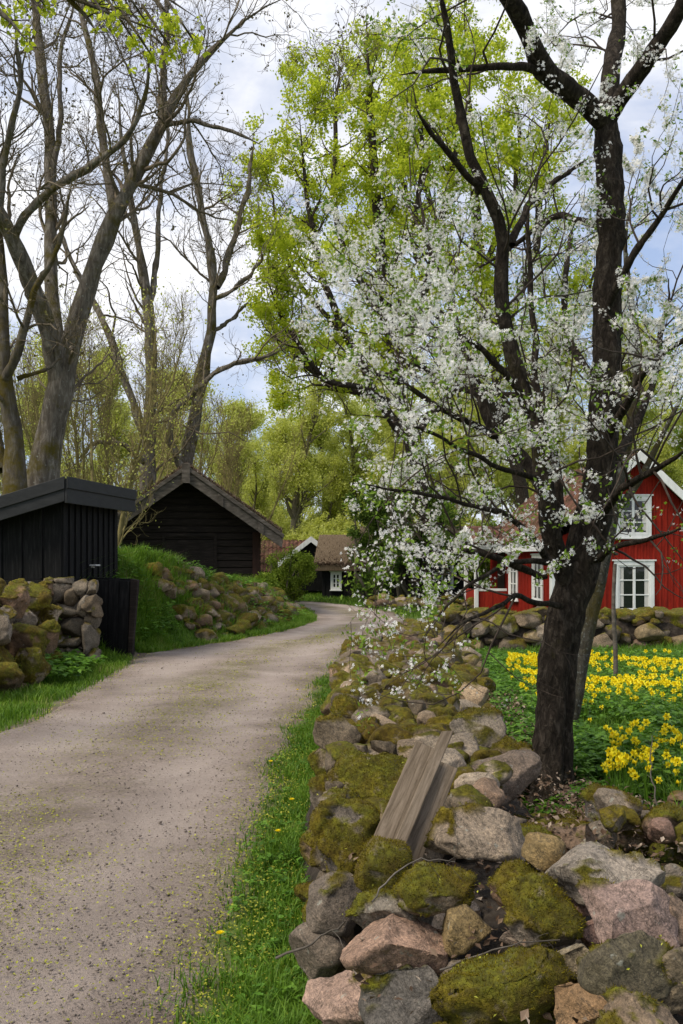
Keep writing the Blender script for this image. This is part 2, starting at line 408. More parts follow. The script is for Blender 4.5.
# ------------------------------------------------------------------ stones
_ico = {}
def ico(sub):
    if sub not in _ico:
        bm = bmesh.new(); bmesh.ops.create_icosphere(bm, subdivisions=sub, radius=1)
        V = np.array([v.co[:] for v in bm.verts]); Fs = np.array([[v.index for v in f.verts] for f in bm.faces]); bm.free()
        _ico[sub] = (V, Fs)
    return _ico[sub]
def vnormals(V, Fs):
    fn = np.cross(V[Fs[:, 1]] - V[Fs[:, 0]], V[Fs[:, 2]] - V[Fs[:, 0]])
    N = np.zeros_like(V)
    for k in range(3): np.add.at(N, Fs[:, k], fn)
    return N / (np.linalg.norm(N, axis=1, keepdims=True) + 1e-12)
def rot(rx, ry, rz): return np.array(Euler((rx, ry, rz)).to_matrix())
def rock(size, sub, moss, seed, rz=0., tilt=.25, angular=.5, bias=(0, 0, 1)):
    """boulder about its own centre: half sizes, moss 0..1 -> V, F, moss mask"""
    rg = np.random.default_rng(seed)
    V0, Fs = ico(sub); V = V0.copy()
    e_ = rg.uniform(.62, .95) if angular < .85 else .55
    V = np.sign(V) * np.abs(V) ** e_; V /= np.linalg.norm(V, axis=1).max() * .8
    for _ in range(int(rg.integers(9, 16))):
        n = rg.normal(size=3); n /= np.linalg.norm(n)
        h = rg.uniform(.56, .9) if rg.random() < angular + .2 else rg.uniform(.8, 1)
        e = np.maximum(0, V @ n - h); V = V - (e * .97)[:, None] * n
    V = V * (1 + .3 * (fbm(V * 1.3 + seed % 97, seed % 1000, 3) - .5))[:, None]
    V = V / np.abs(V).max(0)
    V = V * np.array(size)
    s = min(size)
    V = V @ rot(rg.uniform(-tilt, tilt), rg.uniform(-tilt, tilt), rz).T
    N = vnormals(V, Fs)
    V = V + N * ((fbm(V / s * 2.2 + 31, seed % 991, 5) - .5) * .2 * s)[:, None]
    N = vnormals(V, Fs)
    b = np.array(bias, float); b /= np.linalg.norm(b)
    q = fbm(V / s * .9 + seed % 53, seed % 777, 5)
    m = sstep(.0, .14, (N @ b) * .45 + (q - .5) * 1.5 - (.62 - moss * .95)) if moss > 0 else np.zeros(len(V))
    if moss > 0:
        t = .10 * s + .0
        lump = fbm(V / .032, seed % 601, 3); big = fbm(V / .09, seed % 607, 2)
        V = V + N * (m * (np.minimum(t, .022) * .5 + (.03 * (lump - .4) + .045 * (big - .42)) * min(1, s / .12)))[:, None]
    return V, Fs, m
PAL = [(.2, .175, .145), (.26, .23, .19), (.15, .128, .1), (.3, .245, .185), (.22, .16, .12), (.32, .28, .23), (.25, .185, .14), (.17, .145, .11), (.24, .195, .12)]
def fuzz(V, Fs, m, seed, dens, L=.011):
    rg = np.random.default_rng(seed)
    a = V[Fs[:, 0]]; b = V[Fs[:, 1]]; c = V[Fs[:, 2]]
    cr = np.cross(b - a, c - a); ar = np.linalg.norm(cr, axis=1) / 2
    w = ar * np.clip(m[Fs].mean(1) - .25, 0, 1) * (cr[:, 2] > -.3 * ar)
    if w.sum() <= 0: return None
    n = int(w.sum() * dens)
    if n < 12: return None
    k = rg.choice(len(Fs), n, p=w / w.sum())
    u, v = rg.random((2, n)); fl = u + v > 1; u[fl] = 1 - u[fl]; v[fl] = 1 - v[fl]
    P = a[k] + (b - a)[k] * u[:, None] + (c - a)[k] * v[:, None]
    N = cr[k] / (2 * ar[k][:, None] + 1e-12)
    D = N + rg.normal(size=(n, 3)) * .55; D /= np.linalg.norm(D, axis=1, keepdims=True)
    S = np.cross(D, rg.normal(size=(n, 3))); S /= np.linalg.norm(S, axis=1, keepdims=True)
    l = L * rg.uniform(.5, 1.4, n)[:, None]; wd = L * .2
    vv = np.stack([P - S * wd - N * .002, P + S * wd - N * .002, P + D * l], 1).reshape(-1, 3)
    ff = np.arange(n * 3).reshape(-1, 3)
    # a few longer yellow capsules
    r = rg.random(n) * .85; r[rg.random(n) < .02] = 1
    r = np.clip(r * .7 + .5 * (fbm(P * 28, seed % 91, 3) - .3), 0, 1)
    return vv, ff, np.repeat(r, 3)

class Wall:
    """a dry stone wall: stones are its parts, the least visible ones share one part"""
    def __init__(s, name, label, loc, limit=100):
        s.root = empty(name, loc, label, 'stone wall'); s.loc = np.array(loc, float); s.items = []; s.limit = limit
    def add(s, c, size, moss=None, col=None, rz=None, label=None, tilt=.25, angular=.5, bias=(0, 0, 1), sub=None, seed=None):
        k = len(s.items)
        rg = np.random.default_rng(1000 + k * 7 + int(abs(s.loc[1]) * 13))
        if moss is None: moss = float(rg.choice([0, .25, .5, .75, .95], p=[.2, .2, .22, .22, .16]))
        if col is None: col = PAL[int(rg.integers(len(PAL)))]
        if rz is None: rz = rg.uniform(0, 6.28)
        s.items.append(dict(c=np.array(c, float), size=size, moss=moss, col=np.array(col) * rg.uniform(.66, .95), rz=rz, label=label, tilt=tilt, angular=angular, bias=bias, seed=seed or int(rg.integers(1, 10 ** 6)), sub=sub))
    def build(s, fuzz_to=7.0, fz=26000):
        def score(it):
            d = max(1.5, it['c'][1]); q = max(it['size']) / d
            return q + (5 if it['label'] else 0)
        its = sorted(s.items, key=score, reverse=True)
        rest = []
        for i, it in enumerate(its):
            d = it['c'][1]; q = max(it['size']) / max(d, 1)
            sub = it['sub'] or (5 if q > .035 else 4 if q > .012 else 3)
            V, Fs, m = rock(it['size'], sub, it['moss'], it['seed'], it['rz'], it['tilt'], it['angular'], it['bias'])
            C = np.repeat(it['col'][None] * np.array([1.12, 1.04, .93]), len(V), 0)
            if i < s.limit:
                o = obj_np('stone', V, Fs, M['stone'], s.root, it['c'] - s.loc, smooth=True, attrs={'moss': m}, cols=C)
                if it['label']: o['label'] = it['label']
                if d < fuzz_to and it['moss'] > 0:
                    fu = fuzz(V, Fs, m, it['seed'], fz if d < 4.5 else fz * .5, .009 if d < 4.5 else .013)
                    if fu: obj_np('moss', fu[0], fu[1], M['moss'], o, attrs={'rnd': fu[2]})
            else: rest.append((V + it['c'] - s.loc, Fs, m, C))
        if rest:
            n = np.cumsum([0] + [len(r[0]) for r in rest])
            o = obj_np('small_stones', np.concatenate([r[0] for r in rest]), np.concatenate([r[1] + n[j] for j, r in enumerate(rest)]), M['stone'], s.root,
                       smooth=True, attrs={'moss': np.concatenate([r[2] for r in rest])}, cols=np.concatenate([r[3] for r in rest]))
            o['kind'] = 'stuff'
def ridge_core(path, wtop, wbot, h, root, name='earth_core', n=80, seed=1):
    """lumpy earth filling along a plan path"""
    path = np.array(path, float)
    s = np.concatenate([[0], np.cumsum(np.linalg.norm(np.diff(path[:, :2], axis=0), axis=1))])
    t = np.linspace(0, s[-1], n)
    X = np.interp(t, s, path[:, 0]); Y = np.interp(t, s, path[:, 1])
    dx = np.gradient(X); dy = np.gradient(Y); L = np.hypot(dx, dy); nx, ny = -dy / L, dx / L
    prof = [(-wbot / 2, -.1), (-wtop / 2 - .06, h * .55), (-wtop / 2, h * .85), (-wtop / 4, h), (0, h * 1.02), (wtop / 4, h), (wtop / 2, h * .85), (wtop / 2 + .06, h * .55), (wbot / 2, -.1)]
    K = len(prof)
    V = np.zeros((n, K, 3))
    for k, (o, z) in enumerate(prof):
        V[:, k, 0] = X + nx * o; V[:, k, 1] = Y + ny * o; V[:, k, 2] = z
    V[..., 2] += (fbm(V * 4, seed) - .5) * .2 * (V[..., 2] > 0)
    i = np.arange(n * K).reshape(n, K)
    Fq = np.stack([i[:-1, :-1], i[1:, :-1], i[1:, 1:], i[:-1, 1:]], -1).reshape(-1, 4)
    cap = [tuple(i[0]), tuple(i[-1][::-1])]
    V = V.reshape(-1, 3) - np.array(root.location)
    return obj_np(name, V, [Fq, np.array(cap)], M['core'], root, smooth=True)

# ---- the long wall beside the road
main = Wall('dry_stone_wall', 'long wide mossy fieldstone wall running along the right side of the gravel road', (.5, 6, 0))
def st(px, py, w, h, z, moss, col, label=None, depth=.85, bias=(0, 0, 1), rz=0., ang=.28, tilt=.2, seed=None):
    d = (EYE - z) * F / (py - HZ)
    c = at(px, py, d)
    a = w / 2 * d / F
    b = h / 2 * d / F
    main.add(c, (a * 1.04, a * depth, b * 1.02), moss, col, rz, label, tilt, ang, bias, seed=seed)
GREY, TAN, PINK, BRN, OLV, WARM = (.23, .205, .175), (.33, .28, .22), (.40, .265, .235), (.21, .145, .1), (.25, .2, .09), (.3, .25, .2)
st(395, 946, 112, 60, .45, .0, (.31, .22, .175), 'pinkish brown rounded granite stone without moss', .7, rz=.05, tilt=.1)
st(360, 1000, 112, 62, .22, .08, (.34, .255, .22), 'flat pink granite stone low at the wall foot', .8, tilt=.1)
st(412, 1008, 100, 82, .30, .15, (.19, .185, .18), 'smooth blue grey stone with moss along one edge', .7, tilt=.1)
st(508, 1000, 145, 92, .50, .85, (.25, .22, .19), 'large olive moss covered boulder at the near end', .7, tilt=.1)
st(463, 930, 64, 50, .50, .0, (.25, .195, .1), 'smooth olive tan stone without moss', .8, rz=.5, tilt=.3)
st(540, 917, 84, 72, .60, .9, GREY, 'steep boulder wrapped in thick olive moss', .75)
st(574, 966, 70, 56, .55, .1, (.33, .29, .21), 'pale tan stone with a pointed top', .8, ang=.6)
st(595, 1010, 92, 74, .52, .1, (.25, .17, .1), 'brown pointed stone leaning at the near end', .8, ang=.6)
st(636, 972, 112, 84, .62, .4, (.13, .12, .085), 'dark olive grey angular boulder with moss patches', .8, ang=.55)
st(634, 922, 96, 70, .70, .12, (.38, .29, .268), 'pale pink granite boulder with small moss spots', .8, tilt=.1)
st(608, 872, 122, 66, .70, .15, (.27, .25, .225), 'broad grey boulder with dark lichen spots', .7, rz=-.15, tilt=.15)
st(544, 853, 44, 42, .72, .0, (.26, .2, .1), 'small smooth olive brown stone on the wall top', .9)
st(480, 840, 98, 58, .66, .3, (.3, .255, .205), 'rough tan boulder with moss on one end', .75, bias=(-.8, -.2, .4), tilt=.1)
st(440, 888, 84, 40, .60, .7, (.26, .23, .18), 'flat tan stone with a moss cushion on top', .8)
st(380, 868, 60, 48, .60, .95, GREY, 'round stone fully covered in olive moss', .85)
st(384, 912, 92, 54, .50, .55, (.23, .215, .19), 'grey stone with yellow green moss on its top', .75)
st(346, 840, 76, 74, .52, .8, (.17, .155, .14), 'big moss capped boulder with bare dark underside', .85)
st(333, 906, 56, 62, .34, .05, (.17, .15, .13), 'plain grey brown stone in the roadside face', .9)
st(322, 955, 64, 66, .16, .05, (.19, .165, .14), 'grey slab leaning low in the roadside face', .8, ang=.55)
st(374, 778, 84, 70, .60, .3, (.27, .235, .19), 'tall tan slab with moss over its right half', .6, bias=(.75, -.1, .5), rz=-.25, ang=.55)
st(496, 780, 92, 48, .60, .2, (.22, .18, .15), 'broad brown grey stone beside the cherry trunk', .8)
st(610, 812, 66, 44, .52, .75, (.17, .165, .165), 'grey stone with a dark moss cap at the garden edge', .8)
st(470, 695, 38, 30, .62, .2, (.34, .27, .19), 'squared tan block on the wall top', .9, ang=.6)
st(474, 730, 58, 40, .62, .35, (.29, .265, .23), 'sloping pale grey boulder beside the planks', .9, ang=.55)
st(418, 697, 40, 24, .64, .1, (.3, .23, .165), None, .8)
st(452, 787, 46, 34, .62, .95, GREY)
st(512, 888, 60, 42, .62, .8, BRN)
st(450, 922, 62, 44, .42, .0, (.17, .155, .155))
st(676, 980, 50, 70, .6, .3, (.2, .17, .12)); st(676, 925, 40, 60, .68, .2, (.24, .18, .14)); st(672, 880, 40, 40, .6, .5, GREY)
st(664, 832, 30, 26, .55, 0, (.28, .19, .16)); st(684, 806, 40, 30, .52, .3, BRN); st(560, 1022, 60, 40, .42, .3, TAN)
st(463, 985, 50, 44, .36, .1, (.3, .26, .22)); st(345, 1040, 90, 50, .1, .1, GREY); st(440, 1055, 120, 60, .2, .2, GREY); st(650, 1030, 100, 60, .55, .3, (.2, .16, .12))
st(330, 795, 40, 50, .45, .8, GREY); st(325, 760, 34, 44, .5, .85, TAN); st(395, 745, 46, 36, .66, .85, GREY); st(352, 738, 40, 30, .58, .5, GREY)
st(500, 825, 50, 24, .55, .1, (.2, .175, .15)); st(568, 832, 50, 20, .5, .6, (.25, .23, .2)); st(580, 905, 30, 26, .58, .1, (.35, .23, .2))
st(430, 850, 30, 30, .5, .2, TAN); st(520, 940, 40, 40, .48, .2, (.18, .15, .13)); st(590, 935, 36, 30, .55, .2, (.33, .22, .19)); st(388, 720, 40, 26, .66, .7, TAN)
# the rest of the wall: top and roadside face
def free(c, r, items, k=.66):
    for it in items:
        if np.linalg.norm((it['c'] - c) * np.array([1, 1, 1.2])) < k * (r + max(it['size'][:2])): return False
    return True
rg = np.random.default_rng(5)
def wall_x(y):  # left face, right edge
    return np.interp(y, [2, 4, 5, 9, 11, 13.5, 15, 16.2, 17], [-.14, -.14, -.1, -.09, -.04, .2, .5, .85, 1.1]), np.interp(y, [2, 4.2, 4.8, 5.5, 7, 9, 12, 14, 17], [1.8, 1.55, 1.25, 1.0, 1.02, 1.25, 1.6, 1.8, 1.9])
def wall_top(y): return np.interp(y, [2, 4, 8, 14, 17], [.56, .62, .62, .56, .5])
for sz_lo, sz_hi, tries in ((.15, .21, 140), (.105, .15, 1500), (.07, .105, 3200), (.05, .07, 1500)):
    for _ in range(tries):
        y = rg.uniform(3.9, 16.8); l, r_ = wall_x(y)
        s = rg.uniform(sz_lo, sz_hi) * (1 if y < 9 else 1.15)
        if rg.random() < .42:
            z = rg.uniform(.05, .52); x = l + .08 + .12 * z + rg.uniform(0, .06)
        else:
            x = rg.uniform(l + .1, r_); z = wall_top(y) - .02 + rg.uniform(-.1, .09) - .2 * sstep(r_ - .5, r_, x)
        c = np.array([x, y, z])
        if y < 5.9 and .15 < x / y < .265:
            c[2] = min(c[2], 1.56 - .245 * y - s * .6)
            if c[2] < .12: continue
        if y < 4.3 and s > .13: continue
        if free(c, s, main.items):
            mo = float(np.clip(rg.normal(.52, .3), 0, 1)) if y > 4 else float(rg.choice([0, .3, .8]))
            main.add(c, (s * rg.uniform(.9, 1.25), s * rg.uniform(.75, 1.05), s * rg.uniform(.6, .9)), mo, angular=rg.uniform(.1, .6))
ridge_core([(1.15, 2.0), (1.0, 2.8), (.8, 3.6), (.5, 4.6), (.42, 6), (.6, 10), (.8, 13), (1.15, 15), (1.45, 16.6)], .95, 1.45, .46, main.root, n=150)
main.build()

# ---- generic straight walls
def wall_along(name, label, path, h, sz, seed, depth=.35, moss_mu=.5, fz=0, both=True, limit=100):
    w = Wall(name, label, (path[0][0], path[0][1], 0), limit)
    path = np.array(path, float); rg = np.random.default_rng(seed)
    s = np.concatenate([[0], np.cumsum(np.linalg.norm(np.diff(path[:, :2], axis=0), axis=1))])
    for lo, hi, tries in ((.85, 1.3, int(s[-1] * 40)), (.55, .85, int(s[-1] * 90)), (.35, .55, int(s[-1] * 90))):
        for _ in range(tries):
            t = rg.uniform(0, s[-1]); x = np.interp(t, s, path[:, 0]); y = np.interp(t, s, path[:, 1]); g = np.interp(t, s, path[:, 2])
            k = min(np.searchsorted(s, t), len(s) - 1); dv = path[k, :2] - path[max(k - 1, 0), :2]
            if np.linalg.norm(dv) == 0: dv = path[1, :2] - path[0, :2]
            dv = dv / np.linalg.norm(dv); nrm = np.array([dv[1], -dv[0]])
            q = sz * rg.uniform(lo, hi)
            if rg.random() < .65: z = rg.uniform(.05, h - .08); off = depth * rg.uniform(.85, 1.1)
            else: z = h + rg.uniform(-.1, .03); off = rg.uniform(-depth, depth)
            c = np.array([x + nrm[0] * off, y + nrm[1] * off, g + z])
            if free(c, q, w.items, .7):
                w.add(c, (q * rg.uniform(.95, 1.35), q * rg.uniform(.7, 1), q * rg.uniform(.55, .8)), float(np.clip(rg.normal(moss_mu, .3) + (.25 if z > h * .8 else -.1), 0, 1)), rz=math.atan2(dv[1], dv[0]) + rg.normal() * .3)
    c = ridge_core([(p[0], p[1]) for p in path], depth * 1.7, depth * 2.1, h * .9, w.root, seed=seed)
    w.build(0)
    return w
wall_along('dry_stone_wall', 'mossy dry stone wall in front of the red house beyond the yellow flowers', [(1.7, 17.6, 0), (3.0, 17.6, 0), (5, 17.8, 0), (9.5, 18.2, 0)], .68, .24, 21)
wall_along('dry_stone_wall', 'low distant stone wall in front of the black cottage with white windows', [(1.0, 34.6, 0), (2.3, 33.2, 0), (5.2, 32.3, 0)], .32, .2, 22, .25)

# ---- stone base under the shed and boulders left of it
fw = Wall('stone_foundation', 'squared grey dry stone base under the black shed', (-4.5, 15.9, 0))
for px, py, w, h in ((58, 594, 26, 20), (73, 597, 11, 15), (82, 587, 17, 14), (93, 588, 10, 14), (66, 612, 25, 14), (84, 605, 16, 20), (92, 602, 14, 18), (72, 627, 30, 17), (56, 629, 14, 18), (91, 620, 15, 20), (89, 640, 16, 30), (68, 644, 26, 13), (78, 655, 20, 14), (58, 655, 20, 16), (50, 612, 16, 20), (60, 640, 12, 12), (97, 609, 9, 14), (46, 600, 14, 16), (94, 655, 12, 14), (50, 583, 14, 9), (66, 582, 18, 8)):
    d = 15.55 + .1 * random.random()
    c = at(px, py, d); a = w / 2 * d / F; b = h / 2 * d / F
    fw.add(c, (a * 1.22, .22, b * 1.22), random.choice([0, .2, .35, .45]), random.choice([(.17, .15, .12), (.14, .125, .1), (.17, .14, .1), (.22, .2, .17)]), random.uniform(-.1, .1), tilt=.1, angular=.9, sub=4)
b = MB(); b.box((-1.6, .44, .62), (3.9, .6, 1.24)); b.build('earth_core', M['core'], fw.root, 0)
fw.build(0)
bw = Wall('boulder_wall', 'tumbled pile of brown mossy boulders at the left edge below the shed', (-4.5, 13, 0))
for px, py, w, h, d, mo, col in ((36, 600, 36, 32, 14.6, .9, TAN), (10, 602, 34, 34, 13.6, .55, BRN), (22, 640, 46, 44, 13.0, .9, BRN), (30, 668, 40, 36, 12.8, .8, TAN), (44, 640, 24, 40, 14.2, .7, BRN), (6, 682, 42, 36, 12.2, .6, (.16, .115, .075)), (-6, 655, 36, 34, 12.4, .8, TAN), (54, 664, 22, 18, 14.6, .8, BRN),
                                 (-8, 625, 40, 40, 12.4, .5, GREY), (22, 618, 26, 22, 14, .3, (.25, .22, .19)), (48, 618, 22, 26, 14.9, .6, TAN), (36, 672, 26, 30, 13.3, .7, BRN), (-30, 660, 60, 60, 11.6, .6, GREY), (-20, 590, 40, 30, 12.6, .8, TAN), (4, 620, 24, 24, 13.2, .2, GREY), (22, 590, 20, 20, 15, .8, GREY), (-40, 720, 60, 60, 11, .5, BRN), (18, 688, 30, 20, 12.6, .4, (.2, .14, .1)), (48, 590, 16, 16, 15.3, .6, BRN)):
    c = at(px, py, d); a = w / 2 * d / F; bb = h / 2 * d / F
    bw.add(c, (a * 1.08, a * .95, bb * 1.05), mo, col, random.uniform(-.4, .4), angular=.5, sub=5)
for _ in range(200):
    y = random.uniform(9, 15.3); z = random.uniform(.1, 1.2); x = float(np.interp(y, TOE_Y, TOE_X)) - .25 - .35 * z
    c = np.array([x, y, z]); q = random.uniform(.12, .24)
    if free(c, q, bw.items): bw.add(c, (q * 1.15, q, q * .75))
bw.build(0)

# ---- tumbled stones on the bank
tw = Wall('tumbled_stone_wall', 'tumbled stone retaining wall on the grassy bank before the log barn', (-2, 24, 0))
for lo, hi, n in ((.2, .3, 240), (.13, .2, 900), (.08, .13, 900)):
    for _ in range(n):
        y = random.uniform(19.9, 30.6); t = random.uniform(.12, 1.25)
        toe = float(np.interp(y, TOE_Y, TOE_X)); x = toe - t
        if y < 21.6 and t < .35 and random.random() < .6: continue
        q = random.uniform(lo, hi); z = float(H(x, y)); c = np.array([x, y, z + q * .25])
        if free(c, q, tw.items, .6):
            tw.add(c, (q * random.uniform(1, 1.3), q, q * random.uniform(.6, .85)), float(np.clip(random.gauss(.55, .3), 0, 1)), random.choice([TAN, WARM, (.22, .17, .11), (.18, .13, .09), GREY, (.17, .145, .11)]))
tw.build(0)

# ------------------------------------------------------------------ buildings
def xf(o, loc, rz): o.location = loc; o.rotation_euler = (0, 0, rz)

# black shed: local x along the front to the left is negative, y goes back
shed = empty('wooden_shed', (-4.5, 16.0, 1.33), 'low black board and batten shed on a stone base at the left', 'shed', rz=-R(8))
b = MB(); b.prism([(-3.2, 0), (0, 0), (0, 1.38), (-3.2, .48)], 0, 2.5)
x = -3.1
while x < -.02: b.bx(x - .022, x + .022, -.03, 0.004, .02, 1.36 + x * .28 - .02); x += .345
y = .04
while y < 2.5: b.bx(-.004, .03, y - .022, y + .022, .02, 1.36); y += .25
b.bx(-3.22, .03, -.035, 2.53, -.09, -.002)
b.build('wall', M['black'], shed, .004)
sl = .28
b = MB(); b.prism([(-3.6, 1.36 - 3.6 * sl + .08), (.2, 1.36 + .2 * sl + .08), (.2, 1.36 + .2 * sl + .16), (-3.6, 1.36 - 3.6 * sl + .16)], -.3, 2.75)
b.build('roof', M['blacktrim'], shed, .006)
b = MB(); b.prism([(-3.62, 1.36 - 3.62 * sl - .17), (.2, 1.36 + .2 * sl - .17), (.2, 1.36 + .2 * sl + .185), (-3.62, 1.36 - 3.62 * sl + .185)], -.345, -.303)
b.prism([(-3.62, 1.36 - 3.62 * sl + .02), (.21, 1.36 + .21 * sl + .02), (.21, 1.36 + .21 * sl + .215), (-3.62, 1.36 - 3.62 * sl + .215)], -.37, -.347)
b.build('fascia', M['blacktrim'], shed, .005)
b = MB(); b.bx(.203, .245, -.345, 2.77, 1.36 + .2 * sl - .2, 1.36 + .2 * sl + .185); b.bx(.247, .27, -.37, 2.78, 1.36 + .2 * sl + .03, 1.36 + .2 * sl + .215)
b.build('fascia', M['blacktrim'], shed, .005)
b = MB(); b.box((.06, 1.15, .2), (.05, .05, .03)); b.box((.1, 1.15, .23), (.12, .2, .025)); b.build('bracket', M['metal'], shed, .004)
# cellar door standing open below it
door = empty('cellar_door', (-4.12, 16.75, .02), 'black plank cellar door standing open beside the stone base', 'door', rz=R(-6))
b = MB()
for k in range(3): b.box((.09 + k * .185, 0, .65), (.18, .045, 1.3 + (.03 if k == 1 else 0)))
b.build('door_leaf', M['black'], door, .006)
b = MB(); b.box((.28, .04, .3), (.5, .035, .1)); b.box((.28, .04, 1.05), (.5, .035, .1)); b.build('ledge', M['black'], door, .004)
b = MB(); b.prism([(.555, .0), (.62, -.02), (.70, 1.32), (.575, 1.34)], -.06, .05); b.build('door_post', M['logs'], door, .006)
b = MB(); b.box((.12, .4, .66), (.8, .05, 1.3)); b.build('inner_board', M['black'], door, 0)
door.rotation_euler = (R(2), R(2), R(-6))

# log barn, gable towards the road
barn = empty('log_barn', (-4.6, 30, .35), 'dark log barn with weathered gable boards and mossy turf roof', 'barn', rz=R(4))
hw, ez, az = 2.05, 2.35, 3.78
b = MB(); b.prism([(-hw, 0), (hw, 0), (hw, ez), (0, az), (-hw, ez)], .02, 6.5)
z = .0
while z < az - .1:
    w = hw if z < ez - .1 else hw * (az - z - .1) / (az - ez)
    if w > .15: b.bx(-w, w, -.03, .018, z + .012, z + .2)
    z += .212
z = 0
while z < ez - .15: b.bx(hw, hw + .04, .0, 6.5, z + .012, z + .2); b.bx(-hw - .04, -hw, 0, 6.5, z + .012, z + .2); z += .212
b.build('wall', M['logs'], barn, .02)
b = MB(); b.bx(hw - .14, hw + .07, -.08, -.034, 0, ez - .2); b.bx(hw + .043, hw + .08, -.03, .2, 0, ez - .2); b.build('corner_board', M['logend'], barn, .006)
b = MB(); b.bx(-.7, .75, -.06, -.034, .05, 1.9); b.bx(-.8, -.7, -.075, -.034, .05, 2.0); b.bx(.75, .85, -.075, -.034, .05, 2.0); b.bx(-.8, .85, -.08, -.034, 2.0, 2.1); b.build('door', M['logs'], barn, .006)
sl = (az - ez) / hw
ow = 2.8; a0 = az + .12
b = MB()
for s in (-1, 1): b.prism([(0, a0), (s * ow, a0 - ow * sl), (s * ow, a0 - ow * sl + .2), (0, a0 + .2)], -.85, 7)
rf = b.build('roof', M['roofmoss'], barn, .03)
for s in (-1, 1):
    b = MB(); b.prism([(0, a0 - .3), (s * ow, a0 - ow * sl - .3), (s * (ow + .03), a0 - ow * sl + .1), (0, a0 + .13)], -.93, -.87)
    k0 = .35
    b.prism([(s * 0.02, a0 + .02), (s * (ow + .05), a0 - (ow + .05) * sl + .02), (s * (ow + .05), a0 - (ow + .05) * sl + .15), (s * .02, a0 + .16)], -.985, -.935)
    for t in (.33, .75): b.prism([(s * ow * t, a0 - ow * t * sl - .31), (s * (ow * t + .16), a0 - (ow * t + .16) * sl - .31), (s * (ow * t + .16), a0 - (ow * t + .16) * sl + .0), (s * ow * t, a0 - ow * t * sl + .0)], -.965, -.933)
    b.build('bargeboard', M['weathered'], barn, .008)
b = MB(); b.bx(-.12, .12, -1.02, -.988, a0 - .36, a0 + .22); b.build('apex_board', M['weathered'], barn, .008)
# mossy tufts and straw along the roof edges
def tufts(P, N, L, rg, name, mat, parent):
    n = len(P); D = np.array(N)[None] + rg.normal(size=(n, 3)) * .6; D /= np.linalg.norm(D, axis=1, keepdims=True)
    S = np.cross(D, rg.normal(size=(n, 3))); S /= np.linalg.norm(S, axis=1, keepdims=True)
    l = L * rg.uniform(.4, 1.3, n)[:, None]
    vv = np.stack([P - S * L * .15, P + S * L * .15, P + D * l], 1).reshape(-1, 3)
    return obj_np(name, vv, np.arange(3 * n).reshape(-1, 3), mat, parent, attrs={'rnd': np.repeat(rg.random(n), 3)})
rg = np.random.default_rng(8)
n = 9000; s = rg.choice([-1, 1], n); t = rg.random(n) * ow; y = np.where(rg.random(n) < .5, -.85 + rg.random(n) * .3, rg.uniform(-.85, 7, n))
tufts(np.stack([s * t, y, a0 - t * sl + .2], -1), (0, 0, .8), .1, rg, 'roof_moss', M['litter'], rf)

def tiled_roof(mb, x0, x1, y0, y1, z0, z1, step=.24):
    """one roof slope between eave line (y0,z0) and ridge line (y1,z1), rows of rounded tiles"""
    n = max(2, int(abs(y1 - y0) / step)); 
    for k in range(n):
        t0, t1 = k / n, (k + 1.25) / n
        ya, yb = lerp(y0, y1, t0), lerp(y0, y1, min(t1, 1)); za, zb = lerp(z0, z1, t0), lerp(z0, z1, min(t1, 1))
        mb.poly([(x0, ya, za + .05), (x1, ya, za + .05), (x1, yb, zb + .015), (x0, yb, zb + .015), (x0, ya, za - .02), (x1, ya, za - .02), (x1, yb, zb - .04), (x0, yb, zb - .04)],
                [(0, 1, 2, 3), (7, 6, 5, 4), (0, 4, 5, 1), (1, 5, 6, 2), (2, 6, 7, 3), (3, 7, 4, 0)])
def wavy_slope(x0, x1, y0, y1, z0, z1, pitch=.22, rows=.33, th=.05):
    """pantile slope as a wavy stepped sheet: local x along the eave"""
    nx = int((x1 - x0) / pitch * 6) + 1; nr = max(2, int(math.hypot(y1 - y0, z1 - z0) / rows))
    xs = np.linspace(x0, x1, nx); wave = .03 * np.cos((xs - x0) / pitch * 2 * np.pi)
    V = []; 
    for r in range(nr):
        for t, dz in ((r / nr, .045), ((r + 1) / nr, .0)):
            V.append(np.stack([xs, np.full(nx, lerp(y0, y1, t)), lerp(z0, z1, t) + dz + wave], -1))
    V = np.array(V); K = len(V); i = np.arange(K * nx).reshape(K, nx)
    Fq = np.stack([i[:-1, :-1], i[:-1, 1:], i[1:, 1:], i[1:, :-1]], -1).reshape(-1, 4)
    return V.reshape(-1, 3), Fq
